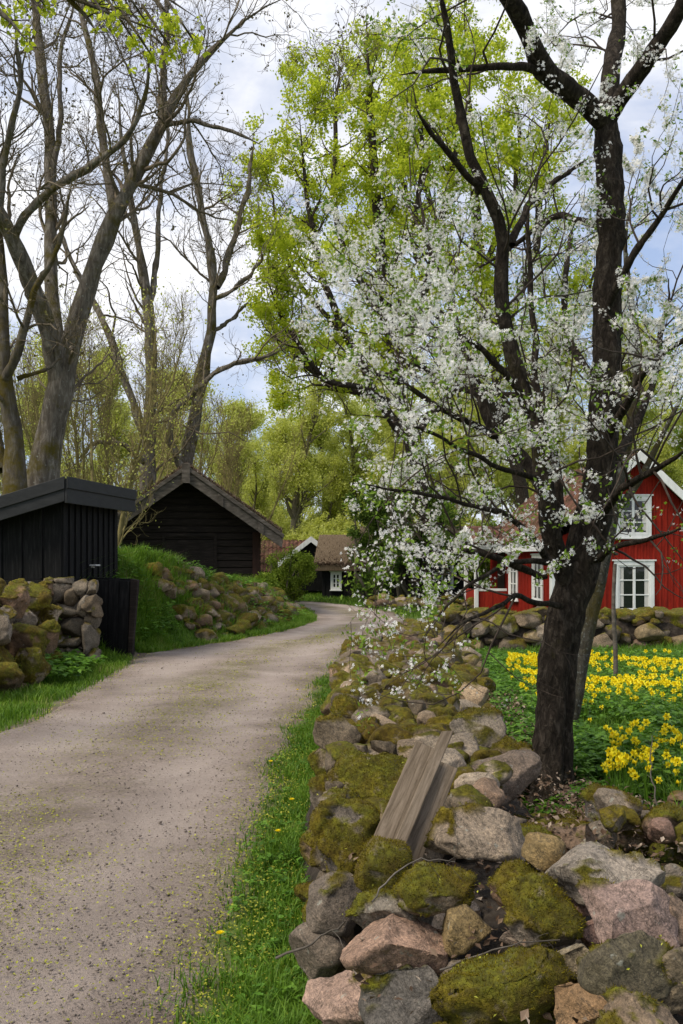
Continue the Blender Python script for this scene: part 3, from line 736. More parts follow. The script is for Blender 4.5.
def add_window(parent, M4, w, h, cols, rows, trim=.12, curtain=True, bars=True, sill=True, fr=M['white']):
    """window in its own xz plane, outside towards -y; M4 places it"""
    def put(o): o.matrix_local = M4
    b = MB()
    b.bx(-w / 2 - trim, w / 2 + trim, -.05, -.003, h / 2, h / 2 + trim); b.bx(-w / 2 - trim - .05, w / 2 + trim + .05, -.07, -.003, h / 2 + trim, h / 2 + trim + .04)
    b.bx(-w / 2 - trim, w / 2 + trim, -.05, -.003, -h / 2 - trim, -h / 2)
    if sill: b.bx(-w / 2 - trim - .03, w / 2 + trim + .03, -.09, -.003, -h / 2 - trim - .04, -h / 2 - trim)
    for s in (-1, 1): b.bx(min(s * w / 2, s * (w / 2 + trim)), max(s * w / 2, s * (w / 2 + trim)), -.048, -.003, -h / 2, h / 2)
    e = .036
    b.bx(-e, e, -.04, -.003, -h / 2, h / 2)
    for s in (-1, 1):
        b.bx(min(s * w / 2, s * (w / 2 - e)), max(s * w / 2, s * (w / 2 - e)), -.036, -.003, -h / 2, h / 2)
    b.bx(-w / 2 + e, -e, -.036, -.003, h / 2 - e, h / 2); b.bx(e, w / 2 - e, -.036, -.003, h / 2 - e, h / 2)
    b.bx(-w / 2 + e, -e, -.036, -.003, -h / 2, -h / 2 + e); b.bx(e, w / 2 - e, -.036, -.003, -h / 2, -h / 2 + e)
    for r in range(1, rows):
        z = -h / 2 + h * r / rows; b.bx(-w / 2 + e, -e, -.03, -.003, z - .016, z + .016); b.bx(e, w / 2 - e, -.03, -.003, z - .016, z + .016)
    o = b.build('window', fr, parent, .004); put(o)
    g = MB(); g.bx(-w / 2 + .01, w / 2 - .01, -.012, -.008, -h / 2 + .01, h / 2 - .01); g.build('pane', M['glass'], o, 0)
    if curtain:
        for s in (-1, 1):
            n = 24; xs = np.linspace(w * .33, w * .46, n) * s; ww = .006 * np.sin(np.linspace(0, 22, n))
            zt, zb = h / 2 - .05, -h / 2 + .08
            V = np.concatenate([np.stack([xs, -.0165 + ww * .5, np.full(n, zt)], -1), np.stack([xs * np.linspace(1, 1.0, n), -.0165 + ww * .5, np.full(n, zb)], -1)])
            i = np.arange(n - 1); Fq = np.stack([i, i + 1, i + 1 + n, i + n], -1)
            obj_np('curtain', V, Fq, M['curtain'], o)
    return o

# red house: origin at the near corner, x along the gable, y along the long side
house = empty('red_house', (5.72, 27, -.1), 'red board house with white windows and clay tile roof', 'house', rz=R(4))
gw, hl, ez, az = 4.6, 7.6, 2.45, 4.55
b = MB(); b.prism([(0, 0), (gw, 0), (gw, ez), (gw / 2, az), (0, ez)], 0, hl)
x = .1
while x < gw: b.bx(x - .025, x + .025, -.024, .004, .15, ez - .05 + (az - ez) * (1 - abs(x - gw / 2) / (gw / 2))); x += .17
y = .1
while y < hl: b.bx(-.024, .004, y - .025, y + .025, .15, ez - .1); y += .17
b.build('wall', M['red'], house, 0)
b = MB(); b.bx(-.06, gw + .06, -.06, hl + .06, -.3, .14); b.build('plinth', M['core'], house, .01)
b = MB(); b.bx(-.04, .13, -.045, -.026, .14, ez - .08); b.bx(-.045, -.026, -.03, .14, .14, ez - .08); b.build('corner_board', M['white'], house, .004)
b = MB(); b.bx(gw - .13, gw + .04, -.045, -.026, .14, ez - .08); b.build('corner_board', M['white'], house, .004)
sl = (az - ez) / (gw / 2)
for side in (0, 1):
    V, Fq = wavy_slope(-.35, hl + .4, 0, 1, 0, 1)   # x->long side
    Y, T = V[:, 0].copy(), V[:, 1].copy()
    off = .38; wid = gw / 2 + off
    z = (ez - off * sl) + T * wid * sl + .1 + (V[:, 2] - T)
    xx = -off + T * wid if side == 0 else gw + off - T * wid
    o = obj_np('roof', np.stack([xx, Y, z], -1), Fq, M['tile'], house)
    m = o.modifiers.new('solid', 'SOLIDIFY'); m.thickness = .05; m.offset = 0
for s in (0, 1):
    b = MB(); e = -.42 if s == 0 else gw + .42; m_ = gw / 2
    zE = ez - .42 * sl
    b.prism([(e, zE - .14), (m_, az - .12), (m_, az + .15), (e, zE + .12)], -.42, -.37)
    b.build('bargeboard', M['white'], house, .005)
b = MB(); b.bx(-.46, -.41, -.3, hl + .3, ez - .42 * sl - .08, ez - .42 * sl + .09); b.build('fascia', M['white'], house, .005)
GW = lambda x, z: Matrix.Translation((x, -.026, z))
add_window(house, GW(2.25, 1.0), .88, 1.2, 2, 3)
add_window(house, GW(2.22, 2.93), .8, .92, 2, 3, trim=.11)
LW = lambda y, z: Matrix.Translation((-.026, y, z)) @ Matrix.Rotation(R(-90), 4, 'Z')
add_window(house, LW(1.35, 1.2), .85, 1.15, 2, 3); add_window(house, LW(4.2, 1.2), .85, 1.15, 2, 3)
# porch on the long side
b = MB()
for y in (5.0, 6.7): b.bx(-1.1, -.98, y, y + .12, 0, 2.1)
b.bx(-1.12, -.96, 4.9, 6.95, 2.1, 2.24); b.bx(-1.1, -.05, 4.94, 5.03, 2.1, 2.22); b.bx(-1.05, -.05, 5.03, 5.09, .75, .83)
b.build('porch', M['white'], house, .005)
b = MB(); b.bx(-.97, -.06, 5.04, 5.08, .1, .745); b.bx(-1.06, -1.02, 5.13, 6.69, .1, .8); b.build('porch_panel', M['red'], house, .004)
b = MB(); b.prism([(0, 0), (1.15, 0.5), (2.3, 0), (2.3, .1), (1.15, .62), (0, .1)], 0, 1.15)
o = b.build('porch_roof', M['tile'], house, .01); o.matrix_local = Matrix.Translation((-.05, 4.75, 2.25)) @ Matrix.Rotation(R(90), 4, 'Z')
b = MB(); b.prism([(-.03, -.06), (1.15, .45), (2.33, -.06), (2.33, .1), (1.15, .64), (-.03, .1)], 1.16, 1.2)
o = b.build('porch_bargeboard', M['white'], house, .004); o.matrix_local = Matrix.Translation((-.05, 4.75, 2.25)) @ Matrix.Rotation(R(90), 4, 'Z')
b = MB(); b.bx(-.05, -.028, 5.4, 6.4, .15, 2.1); b.build('door', M['logend'], house, .01)

# far buildings
def cottage(name, label, loc, rz, w, dpt, ez, az, roofm, wallm, wins, roofname='roof', barge=None, oh=.4, th=.25):
    """ridge along local x; front at y=0"""
    r = empty(name, loc, label, 'cottage', rz=rz)
    b = MB()
    n = 5; b.poly([(0, 0, 0), (0, dpt, 0), (0, dpt, ez), (0, dpt / 2, az), (0, 0, ez), (w, 0, 0), (w, dpt, 0), (w, dpt, ez), (w, dpt / 2, az), (w, 0, ez)],
           [(4, 3, 2, 1, 0), (5, 6, 7, 8, 9), (0, 5, 9, 4), (1, 2, 7, 6), (4, 9, 8, 3), (3, 8, 7, 2), (0, 1, 6, 5)])
    x = .1
    while x < w: b.bx(x - .03, x + .03, -.03, .004, .05, ez - .02); x += .3
    b.build('wall', wallm, r, 0)
    sl = (az - ez) / (dpt / 2)
    if roofm is M['tile']:
        for s in (0, 1):
            V, Fq = wavy_slope(-oh, w + oh, 0, 1, 0, 1)
            T = V[:, 1].copy(); wd = dpt / 2 + oh
            y = -oh + T * wd if s == 0 else dpt + oh - T * wd
            o = obj_np('roof', np.stack([V[:, 0], y, ez - oh * sl + T * wd * sl + .1 + V[:, 2] - T], -1), Fq, roofm, r)
            m = o.modifiers.new('solid', 'SOLIDIFY'); m.thickness = .05
    else:
        b = MB()
        a = az + .06
        pr = [(-oh, a - (dpt / 2 + oh) * sl), (dpt / 2, a), (dpt + oh, a - (dpt / 2 + oh) * sl), (dpt + oh, a - (dpt / 2 + oh) * sl + th), (dpt / 2, a + th + .1), (-oh, a - (dpt / 2 + oh) * sl + th)]
        nn = len(pr); x0, x1 = -oh, w + oh
        b.poly([(x0, y, z) for y, z in pr] + [(x1, y, z) for y, z in pr], [(0, 1, 4, 5), (1, 2, 3, 4), (6 + 5, 6 + 4, 6 + 1, 6 + 0), (6 + 4, 6 + 3, 6 + 2, 6 + 1)] + [(i, i + nn, (i + 1) % nn + nn, (i + 1) % nn) for i in range(nn)])
        rf = b.build('roof', roofm, r, .04)
        rg = np.random.default_rng(int(abs(loc[0] * 100)) + 3)
        n = 5000; t = rg.random(n); t[:1500] = rg.random(1500) * .06; y = -oh + t * (dpt / 2 + oh)
        tufts(np.stack([rg.uniform(x0, x1, n), y, a - (dpt / 2 + oh) * sl + t * (dpt / 2 + oh) * sl + th], -1), (0, -.6, -.1), .12, rg, 'straw', M['litter'], rf)
    if barge:
        for x in (-oh - .03, w + oh):
            for s in (0, 1):
                b = MB(); ye = -oh if s == 0 else dpt + oh
                zE = ez - oh * sl
                b.poly([(x, ye, zE - .06), (x, dpt / 2, az - .06), (x, dpt / 2, az + .22), (x, ye, zE + .2), (x + .04, ye, zE - .06), (x + .04, dpt / 2, az - .06), (x + .04, dpt / 2, az + .22), (x + .04, ye, zE + .2)],
                       [(0, 1, 2, 3), (7, 6, 5, 4), (0, 4, 5, 1), (1, 5, 6, 2), (2, 6, 7, 3), (3, 7, 4, 0)])
                b.build('bargeboard', barge, r, .005)
    for (x, z, ww, hh, rows) in wins: add_window(r, Matrix.Translation((x, -.034, z)), ww, hh, 2, rows, trim=.09, curtain=False)
    return r
d = 52; cottage('timber_cottage', 'long dark cottage with a red tile roof beyond the log barn', (at(236, 0, d)[0], d, 0), R(2), 4.2, 5, 1.15, 2.6, M['tile'], M['black'], [])
# black gable with white bargeboards: gable faces the road
d = 47; cottage('gabled_cottage', 'black gabled cottage with white bargeboards behind the light green bush', (-2.95, d + 6, .2), R(-88), 6, 2.6, 1.35, 2.35, M['tile'], M['black'], [], barge=M['white'], oh=.25)
d = 43; cottage('thatched_cottage', 'small black cottage with shaggy thatched roof at the road bend', (at(322, 0, d)[0], d, -.05), R(-6), 2.6, 3.6, 1.35, 2.4, M['thatch'], M['black'], [(.62, .8, .3, .6, 3)], oh=.35, th=.3)
d = 42; cottage('timber_cottage', 'long black cottage with small white windows behind the dark shrubs', (at(366, 0, d)[0], d, 0), R(-4), 4.6, 4.2, 1.7, 2.7, M['thatch'], M['black'], [(.62, .98, .45, .8, 3), (3.2, .98, .75, .85, 3)], oh=.35, th=.3)

# ------------------------------------------------------------------ trees
def resample(pts, K):
    pts = np.array(pts, float); s = np.concatenate([[0], np.cumsum(np.linalg.norm(np.diff(pts[:, :3], axis=0), axis=1))])
    t = np.linspace(0, s[-1], K); out = np.stack([np.interp(t, s, pts[:, k]) for k in range(pts.shape[1])], -1)
    for _ in range(2): out[1:-1] = (out[:-2] + 2 * out[1:-1] + out[2:]) / 4
    return out
def tubes(P, Rr, S):
    N, K, _ = P.shape
    T = np.gradient(P, axis=1); T /= np.linalg.norm(T, axis=2, keepdims=True) + 1e-9
    ov = P[:, -1] - P[:, 0]; ov /= np.linalg.norm(ov, axis=1, keepdims=True) + 1e-9
    ref = np.where(np.abs(ov[:, 2:3]) < .75, np.array([[0, 0, 1.]]), np.array([[.0, 1., 0]]))
    U = np.cross(T, ref[:, None]); U /= np.linalg.norm(U, axis=2, keepdims=True) + 1e-9
    W = np.cross(T, U)
    a = np.arange(S) * 2 * np.pi / S
    ring = P[:, :, None] + Rr[:, :, None, None] * (np.cos(a)[None, None, :, None] * U[:, :, None] + np.sin(a)[None, None, :, None] * W[:, :, None])
    i = np.arange(N * K * S).reshape(N, K, S); j = np.roll(i, -1, 2)
    Fq = np.stack([i[:, :-1], j[:, :-1], j[:, 1:], i[:, 1:]], -1).reshape(-1, 4)
    return ring.reshape(-1, 3), Fq
def join(parts):
    V = []; Fq = []; n = 0
    for v, f in parts: V.append(v); Fq.append(f + n); n += len(v)
    return np.concatenate(V), np.concatenate(Fq)
def grow(P, Rr, per_m, L0, L1, K, rg, spread=(.5, 1.1), up=.1, wig=.25, tmin=.2, rf=.55, rmax=9, tip=.3, rmin=.0015, maxn=99999, grav=0.):
    """children of a batch of branches: P (N,K,3), R (N,K)"""
    N, K0, _ = P.shape
    Ls = np.linalg.norm(np.diff(P, axis=1), axis=2).sum(1)
    cnt = rg.poisson(Ls * per_m); idx = np.repeat(np.arange(N), cnt)
    if len(idx) > maxn: idx = rg.choice(idx, maxn, replace=False)
    n = len(idx)
    t = (tmin + (1 - tmin) * rg.random(n) ** .85) * (K0 - 1.001); k = t.astype(int); f = (t - k)[:, None]
    p = P[idx, k] * (1 - f) + P[idx, k + 1] * f
    r = (Rr[idx, k] * (1 - f[:, 0]) + Rr[idx, k + 1] * f[:, 0])
    T = P[idx, k + 1] - P[idx, k]; T /= np.linalg.norm(T, axis=1, keepdims=True) + 1e-9
    q = rg.normal(size=(n, 3)); q -= (q * T).sum(1, keepdims=True) * T; q /= np.linalg.norm(q, axis=1, keepdims=True)
    a = rg.uniform(*spread, n)[:, None]
    D = T * np.cos(a) + q * np.sin(a)
    L = rg.uniform(L0, L1, n) * (1 - .35 * t / K0)
    r0 = np.clip(np.minimum(r * rf, rmax), rmin, None)
    out = np.zeros((n, K, 3)); out[:, 0] = p
    for s in range(1, K):
        D = D + rg.normal(size=(n, 3)) * wig + np.array([0, 0, up - grav * s]); D /= np.linalg.norm(D, axis=1, keepdims=True)
        out[:, s] = out[:, s - 1] + D * (L / (K - 1))[:, None]
    rr = r0[:, None] * np.linspace(1, tip, K)[None]
    return out, rr
def along(P, n, rg, lo=.2):
    """random points on branches, with tangents"""
    N, K, _ = P.shape
    i = rg.integers(0, N, n); t = (lo + (1 - lo) * rg.random(n)) * (K - 1.001); k = t.astype(int); f = (t - k)[:, None]
    T = P[i, k + 1] - P[i, k]
    return P[i, k] * (1 - f) + P[i, k + 1] * f, T / (np.linalg.norm(T, axis=1, keepdims=True) + 1e-9)
def leaves(P, size, rg, droop=.2, nrm=None, wide=.6):
    n = len(P); D = rg.normal(size=(n, 3)); D[:, 2] -= droop; D /= np.linalg.norm(D, axis=1, keepdims=True)
    U = rg.normal(size=(n, 3)); S = np.cross(D, U); S /= np.linalg.norm(S, axis=1, keepdims=True) + 1e-9
    Nn = np.cross(S, D)
    s = (size * rg.uniform(.6, 1.3, n))[:, None]
    a = P; tip = P + D * s; m = P + D * s * .45 - Nn * s * .08
    l = m + S * s * wide * .5 + Nn * s * .14; r_ = m - S * s * wide * .5 + Nn * s * .14
    V = np.stack([a, l, tip, r_, m], 1).reshape(-1, 3)
    i = np.arange(n)[:, None] * 5
    Fq = np.concatenate([i + np.array([[0, 4, 2, 1]]), i + np.array([[0, 3, 2, 4]])])
    return V, Fq, np.repeat(rg.random(n), 5)
def px_limb(pts, d0, K=24):
    """(px, py, radius px, depth offset) -> polyline with radius"""
    out = []
    for p in pts:
        dd = p[3] if len(p) > 3 else 0
        d = d0 + dd; q = at(p[0], p[1], d); out.append([*q, p[2] * d / F])
    o = resample(out, K)
    return o[:, :3], o[:, 3] * (np.minimum(1, np.linspace(4.2, .2, K)) if pts[-1][2] < 3.6 else 1)
def batch(limbs, d0, K=24):
    a = [px_limb(l, d0, K) for l in limbs]
    return np.array([x[0] for x in a]), np.array([x[1] for x in a])
def knobbly(P, Rr, rg, amt=.08):
    return Rr * (1 + amt * rg.normal(size=Rr.shape))
def tree_obj(name, label, base, group=None, cat='tree'):
    return empty(name, base, label, cat, group)
def put(name, V, Fq, mat, root, **kw):
    return obj_np(name, V - np.array(root.location), Fq, mat, root, **kw)

# ---- flowering cherry
rg = np.random.default_rng(31)
CH = [[(553, 830, 29), (554, 790, 24), (553, 740, 21), (556, 680, 20.5), (562, 630, 20.5), (571, 590, 21), (583, 560, 20.5), (593, 525, 19), (600, 480, 17), (604, 420, 17), (607, 350, 15.5, .05), (610, 280, 15, .1), (610, 200, 14.5, .15), (607, 130, 14, .2), (606, 108, 12, .2)],
      [(607, 128, 9, .2), (622, 97, 9, .1), (640, 72, 9, -.05), (660, 38, 8, -.2), (682, 0, 8, -.35), (705, -60, 6, -.5), (735, -140, 3, -.8)],
      [(606, 125, 11, .2), (612, 70, 9.5, .35), (620, 20, 8.5, .55), (616, -40, 7, .7), (625, -120, 4, .9), (628, -190, 2, 1)],
      [(608, 128, 11, .2), (592, 110, 11.5, .1), (570, 92, 11.5, 0), (546, 72, 11, -.1), (531, 45, 10, -.2), (512, 8, 9.5, -.35), (490, -30, 8, -.5), (465, -95, 5, -.8), (455, -150, 2, -.9)],
      [(548, 74, 6, -.1), (522, 64, 5, -.2), (498, 66, 4.5, -.3), (440, 71, 3.5, -.4), (398, 73, 2.2, -.5)],
      [(571, 600, 12, 0), (560, 548, 13.5, -.12), (549, 520, 13, -.18), (546, 480, 11, -.2), (541, 443, 10.5, -.2), (522, 398, 10, -.25), (506, 345, 9.5, -.3), (502, 290, 9, -.3), (511, 243, 8.5, -.3), (500, 215, 8, -.3), (480, 193, 7.5, -.35), (470, 173, 6.5, -.4), (466, 140, 6, -.45), (459, 90, 5.5, -.5), (446, 30, 5.2, -.6), (438, -10, 4.8, -.65), (424, -90, 2.5, -.8)],
      [(556, 535, 10, -.1), (540, 480, 8, .1), (522, 456, 7.5, .2), (500, 440, 7.5, .3), (488, 424, 7, .35), (475, 392, 7, .4), (462, 355, 6.5, .45), (457, 332, 5.5, .5), (447, 290, 4, .6), (430, 240, 3, .7), (412, 170, 2, .9)],
      [(565, 530, 8, .1), (556, 470, 5, .3), (540, 400, 4.5, .4), (531, 385, 4.2, .4), (539, 330, 4, .5), (533, 290, 3.5, .5), (528, 230, 2.6, .6), (540, 160, 1.6, .6)],
      [(512, 245, 5, -.3), (530, 205, 4, -.1), (550, 185, 3.5, .1), (590, 160, 2, .3)],
      [(478, 192, 4.5, -.35), (455, 165, 4, -.6), (430, 140, 3.2, -.8), (415, 110, 2, -1)],
      [(552, 560, 5, -.15), (530, 530, 4, -.4), (500, 512, 3.2, -.7), (450, 500, 2.4, -1), (395, 490, 2.6, -1.3), (350, 480, 1.5, -1.5)],
      [(562, 606, 4, -.1), (520, 590, 3, -.5), (488, 606, 2.4, -.8), (455, 635, 1.8, -1.1), (428, 660, 1.2, -1.2)],
      [(552, 560, 4, -.2), (510, 560, 3, -.5), (470, 585, 2.2, -.8), (440, 620, 1.4, -1.0), (420, 650, 1, -1)],
      [(545, 480, 4, -.2), (500, 470, 3, -.6), (440, 440, 2.4, -1), (390, 420, 1.8, -1.2), (345, 410, 1.2, -1.3)],
      [(522, 398, 4, -.25), (470, 390, 3, .2), (420, 380, 2.4, .6), (370, 350, 1.6, 1)],
      [(546, 575, 5, -.2), (500, 556, 4, -.4), (455, 552, 3, -.5), (405, 560, 2, -.6)],
      [(604, 440, 6, 0), (630, 400, 5, -.3), (655, 360, 4, -.6), (690, 330, 3, -.8), (730, 300, 1.5, -1)],
      [(608, 320, 5, 0), (632, 262, 4.5, -.2), (650, 225, 4, -.3), (668, 200, 3.2, -.4), (700, 150, 2, -.6)],
      [(598, 520, 6, 0), (620, 490, 5, -.4), (650, 470, 4, -.8), (700, 440, 2, -1.2)],
      [(592, 560, 5, 0), (625, 545, 3.5, -.5), (660, 535, 2.6, -.8), (700, 522, 1.5, -1)],
      [(607, 230, 5, .2), (560, 215, 4, .5), (520, 240, 3, .9), (470, 270, 2, 1.2)],
      [(604, 400, 6, .1), (575, 350, 5, .6), (560, 290, 4, 1), (575, 210, 2.5, 1.4)],
      [(602, 470, 6, .1), (640, 420, 5, .7), (660, 360, 4, 1.2), (668, 280, 2.5, 1.6)],
      [(500, 440, 5, .3), (460, 420, 4, .0), (420, 400, 3.2, -.2), (370, 370, 2.4, -.3), (330, 330, 1.4, -.3)],
      [(462, 350, 4, .45), (430, 330, 3, .3), (385, 300, 2.2, .2), (350, 270, 1.4, .2)],
      [(522, 398, 5, -.25), (480, 350, 4, -.5), (440, 330, 3, -.7), (390, 345, 2, -.9)]]
chP, chR = batch(CH, 5.8, 30); chR *= .95; chR[4:] *= .86; chR[0] *= .95
wv = np.stack([fbm(chP * 2.2 + 7 * k, 40 + k, 3) - .5 for k in range(3)], -1) * .10
wv[0] *= .35; wv[:, 0] *= 0
chP = chP + wv
cherry = tree_obj('cherry_tree', 'white flowering cherry tree with dark thick trunk growing beside the stone wall', chP[0, 0])
hi = resample(np.c_[chP[0], chR[0]], 110); parts = [tubes(hi[None, :, :3], hi[None, :, 3], 48), tubes(chP[1:], knobbly(chP[1:], chR[1:], rg, .05), 10)]
V, Fq = join(parts)
N_ = fbm(V * 9, 4, 4) - .5; N2 = fbm(V * np.array([30, 30, 8]), 5, 3) - .5
cen = np.array([chP[0, :, 0].mean(), chP[0, :, 1].mean(), 0])
tz = np.clip((V[:, 2]), 0, 9)
cxy = np.stack([np.interp(V[:, 2], chP[0, :, 2], chP[0, :, 0]), np.interp(V[:, 2], chP[0, :, 2], chP[0, :, 1])], -1)
rad = V[:, :2] - cxy; rl = np.linalg.norm(rad, axis=1, keepdims=True)
V[:, :2] += np.where(rl < .22, rad / (rl + 1e-6) * (N_ * .05 + N2 * .028 + (fbm(V * np.array([55, 55, 14]), 6, 3) - .5) * .018)[:, None], 0)
# a furrow down the right side of the lower trunk
an = np.arctan2(rad[:, 1], rad[:, 0]); fur = np.exp(-((an + .95) / .22) ** 2) * sstep(1.5, .9, V[:, 2])
V[:, :2] -= np.where(rl < .25, rad * (fur * .28)[:, None], 0)
put('trunk', V, Fq, M['cherrybark'], cherry, smooth=True)
b1, r1 = grow(chP[1:], chR[1:], 4.2, .45, 1.35, 8, rg, (.5, 1.2), .04, .22, .15, .5, .0075, .3, .0022)
b2, r2 = grow(b1, r1, 4.8, .2, .7, 6, rg, (.5, 1.2), .02, .28, .15, .6, .0045, .4, .0014)
b3, r3 = grow(b2, r2, 5.5, .1, .32, 4, rg, (.4, 1.2), .03, .3, .2, .7, .0024, .5, .001)
def zkeep(P, Rr):
    ok = (P[:, :, 1].min(1) > 2.6) & (P[:, -1, 2] > .9) & (P[:, -1, 2] < 6.6)
    ok &= ~((P[:, -1, 0] < .12 * P[:, -1, 1] - .45) & (P[:, -1, 2] > 4.2))
    sl_ = P[..., 0] / P[..., 1]
    ok &= ~((sl_.min(1) < .0) & (P[..., 2].min(1) < 2.3)) & (sl_.min(1) > -.06)
    return P[ok], Rr[ok]
b1, r1 = zkeep(b1, r1); b2, r2 = zkeep(b2, r2); b3, r3 = zkeep(b3, r3)
V, Fq = join([tubes(b1, r1, 6), tubes(b2, r2, 4), tubes(b3, r3, 3)])
put('twigs', V, Fq, M['twig'], cherry, smooth=True)
def blossoms(P, D, rg, size):
    n = len(P); Nn = D / np.linalg.norm(D, axis=1, keepdims=True)
    U = np.cross(Nn, rg.normal(size=(n, 3))); U /= np.linalg.norm(U, axis=1, keepdims=True) + 1e-9; W = np.cross(Nn, U)
    s = (size * rg.uniform(.75, 1.2, n))[:, None]; cup = rg.uniform(.05, .6, n)[:, None]
    V = np.zeros((n, 16, 3)); V[:, 0] = P; F5 = []
    for k in range(5):
        for j, (da, rr) in enumerate(((-.42, .6), (0, 1.), (.42, .6))):
            a = k * 2 * np.pi / 5 + da
            V[:, 1 + k * 3 + j] = P + (U * math.cos(a) + W * math.sin(a)) * s * rr + Nn * s * rr * cup
        F5.append([0, 1 + k * 3, 2 + k * 3, 3 + k * 3])
    Fq = (np.arange(n)[:, None, None] * 16 + np.array(F5)[None]).reshape(-1, 4)
    return V.reshape(-1, 3), Fq, np.repeat(rg.random(n), 16)
def flower_clumps(b2, b3, ncl, rg):
    pa, ta = along(b3, int(ncl * .75), rg, .1); pb, tb = along(b2, int(ncl * .25), rg, .3)
    p = np.concatenate([pa, pb])
    dens = fbm(p * 1.9, 77, 3); keep = (rg.random(len(p)) < (.3 + .6 * sstep(.32, .56, dens)) * np.where(p[:, 2] < 1.6, .35, np.where(p[:, 2] < 2.3, .75, 1))) & (rg.random(len(p)) < np.where((p[:, 2] > 3.6) & (p[:, 0] < .17 * p[:, 1]), .45, 1)) & (rg.random(len(p)) < np.where((p[:, 2] < 2.25) & (p[:, 0] > .26 * p[:, 1]), .22, 1)) & ~((p[:, 2] < 1.35) & (p[:, 0] > .28 * p[:, 1] * .62) & (p[:, 0] < .3 * p[:, 1]))
    p = p[keep]
    k = rg.integers(1, 6, len(p)); P = np.repeat(p, k, 0)
    D = rg.normal(size=P.shape); D[:, 2] += .1; D /= np.linalg.norm(D, axis=1, keepdims=True)
    return P + D * rg.uniform(.012, .034, len(P))[:, None], D
P, D = flower_clumps(b2, b3, 27000, rg)
V, Fq, rn = blossoms(P, D, rg, .0097)
put('blossom', V, Fq, M['petal'], cherry, attrs={'rnd': rn})
print('cherry', len(b1), len(b2), len(b3), len(P))
P, _ = along(b3, 17000, rg, .3); P = P[~((P[:, 2] < 1.4) & (P[:, 0] > .165 * P[:, 1]) & (P[:, 0] < .3 * P[:, 1]))]; P = P + rg.normal(size=P.shape) * .015
V, Fq, rn = leaves(P, .026, rg, -.2, wide=.5)
put('leaves', V, Fq, M['cherryleaf'], cherry, attrs={'rnd': rn})

# ---- slim leaning tree behind the cherry
SL = [[(563, 770, 10), (572, 700, 9.5), (585, 640, 8.5), (599, 580, 8), (611, 520, 7.5), (622, 460, 6), (640, 390, 4.5), (634, 310, 4), (620, 240, 3), (640, 170, 2)], [(611, 520, 4), (640, 480, 3.5), (665, 430, 2.5), (690, 380, 1.5)], [(622, 462, 4), (600, 420, 3), (590, 370, 2)]]
sp, sr = batch(SL, 7.2, 24)
slim = tree_obj('slim_tree', 'slim grey leaning blossom tree just behind the dark cherry trunk', sp[0, 0])
V, Fq = tubes(sp, knobbly(sp, sr, rg, .05), 10); put('trunk', V, Fq, barkmat('slim_bark', (.04, .034, .026), (.1, .09, .07), (.2, .19, .16), (.1, .08, .02), .5, .5, 26, .6), slim, smooth=True)
b1, r1 = grow(sp, sr, 2.2, .5, 1.2, 8, rg, (.5, 1.2), .06, .2, .45, .5, .012, .35, .003)
b2, r2 = grow(b1, r1, 4, .25, .6, 6, rg, (.5, 1.2), .03, .28, .15, .6, .006, .4, .002)
b3, r3 = grow(b2, r2, 4.5, .12, .3, 4, rg, (.4, 1.2), .03, .3, .2, .7, .003, .5, .0015)
V, Fq = join([tubes(b1, r1, 5), tubes(b2, r2, 4), tubes(b3, r3, 3)]); put('twigs', V, Fq, M['twig'], slim, smooth=True)
P, D = flower_clumps(b2, b3, 2600, rg); V, Fq, rn = blossoms(P, D, rg, .0145); put('blossom', V, Fq, M['petal'], slim, attrs={'rnd': rn})
P, _ = along(b3, 3500, rg, .3); V, Fq, rn = leaves(P, .028, rg, -.2, wide=.5); put('leaves', V, Fq, M['cherryleaf'], slim, attrs={'rnd': rn})
# ---- thin stake
c = at(615, 668, 10.5); c[2] = float(H(c[0], c[1]))
stk = tree_obj('garden_stake', 'thin bare grey pole standing among the yellow flowers', c, None, 'stake')
pl = resample([[0, 0, -.1, .026], [.01, 0, .5, .025], [-.02, .01, 1.0, .022], [.0, .0, 1.45, .02]], 12)
V, Fq = tubes(pl[None, :, :3], pl[None, :, 3], 8); obj_np('pole', V, Fq, M['weathered'], stk, smooth=True)

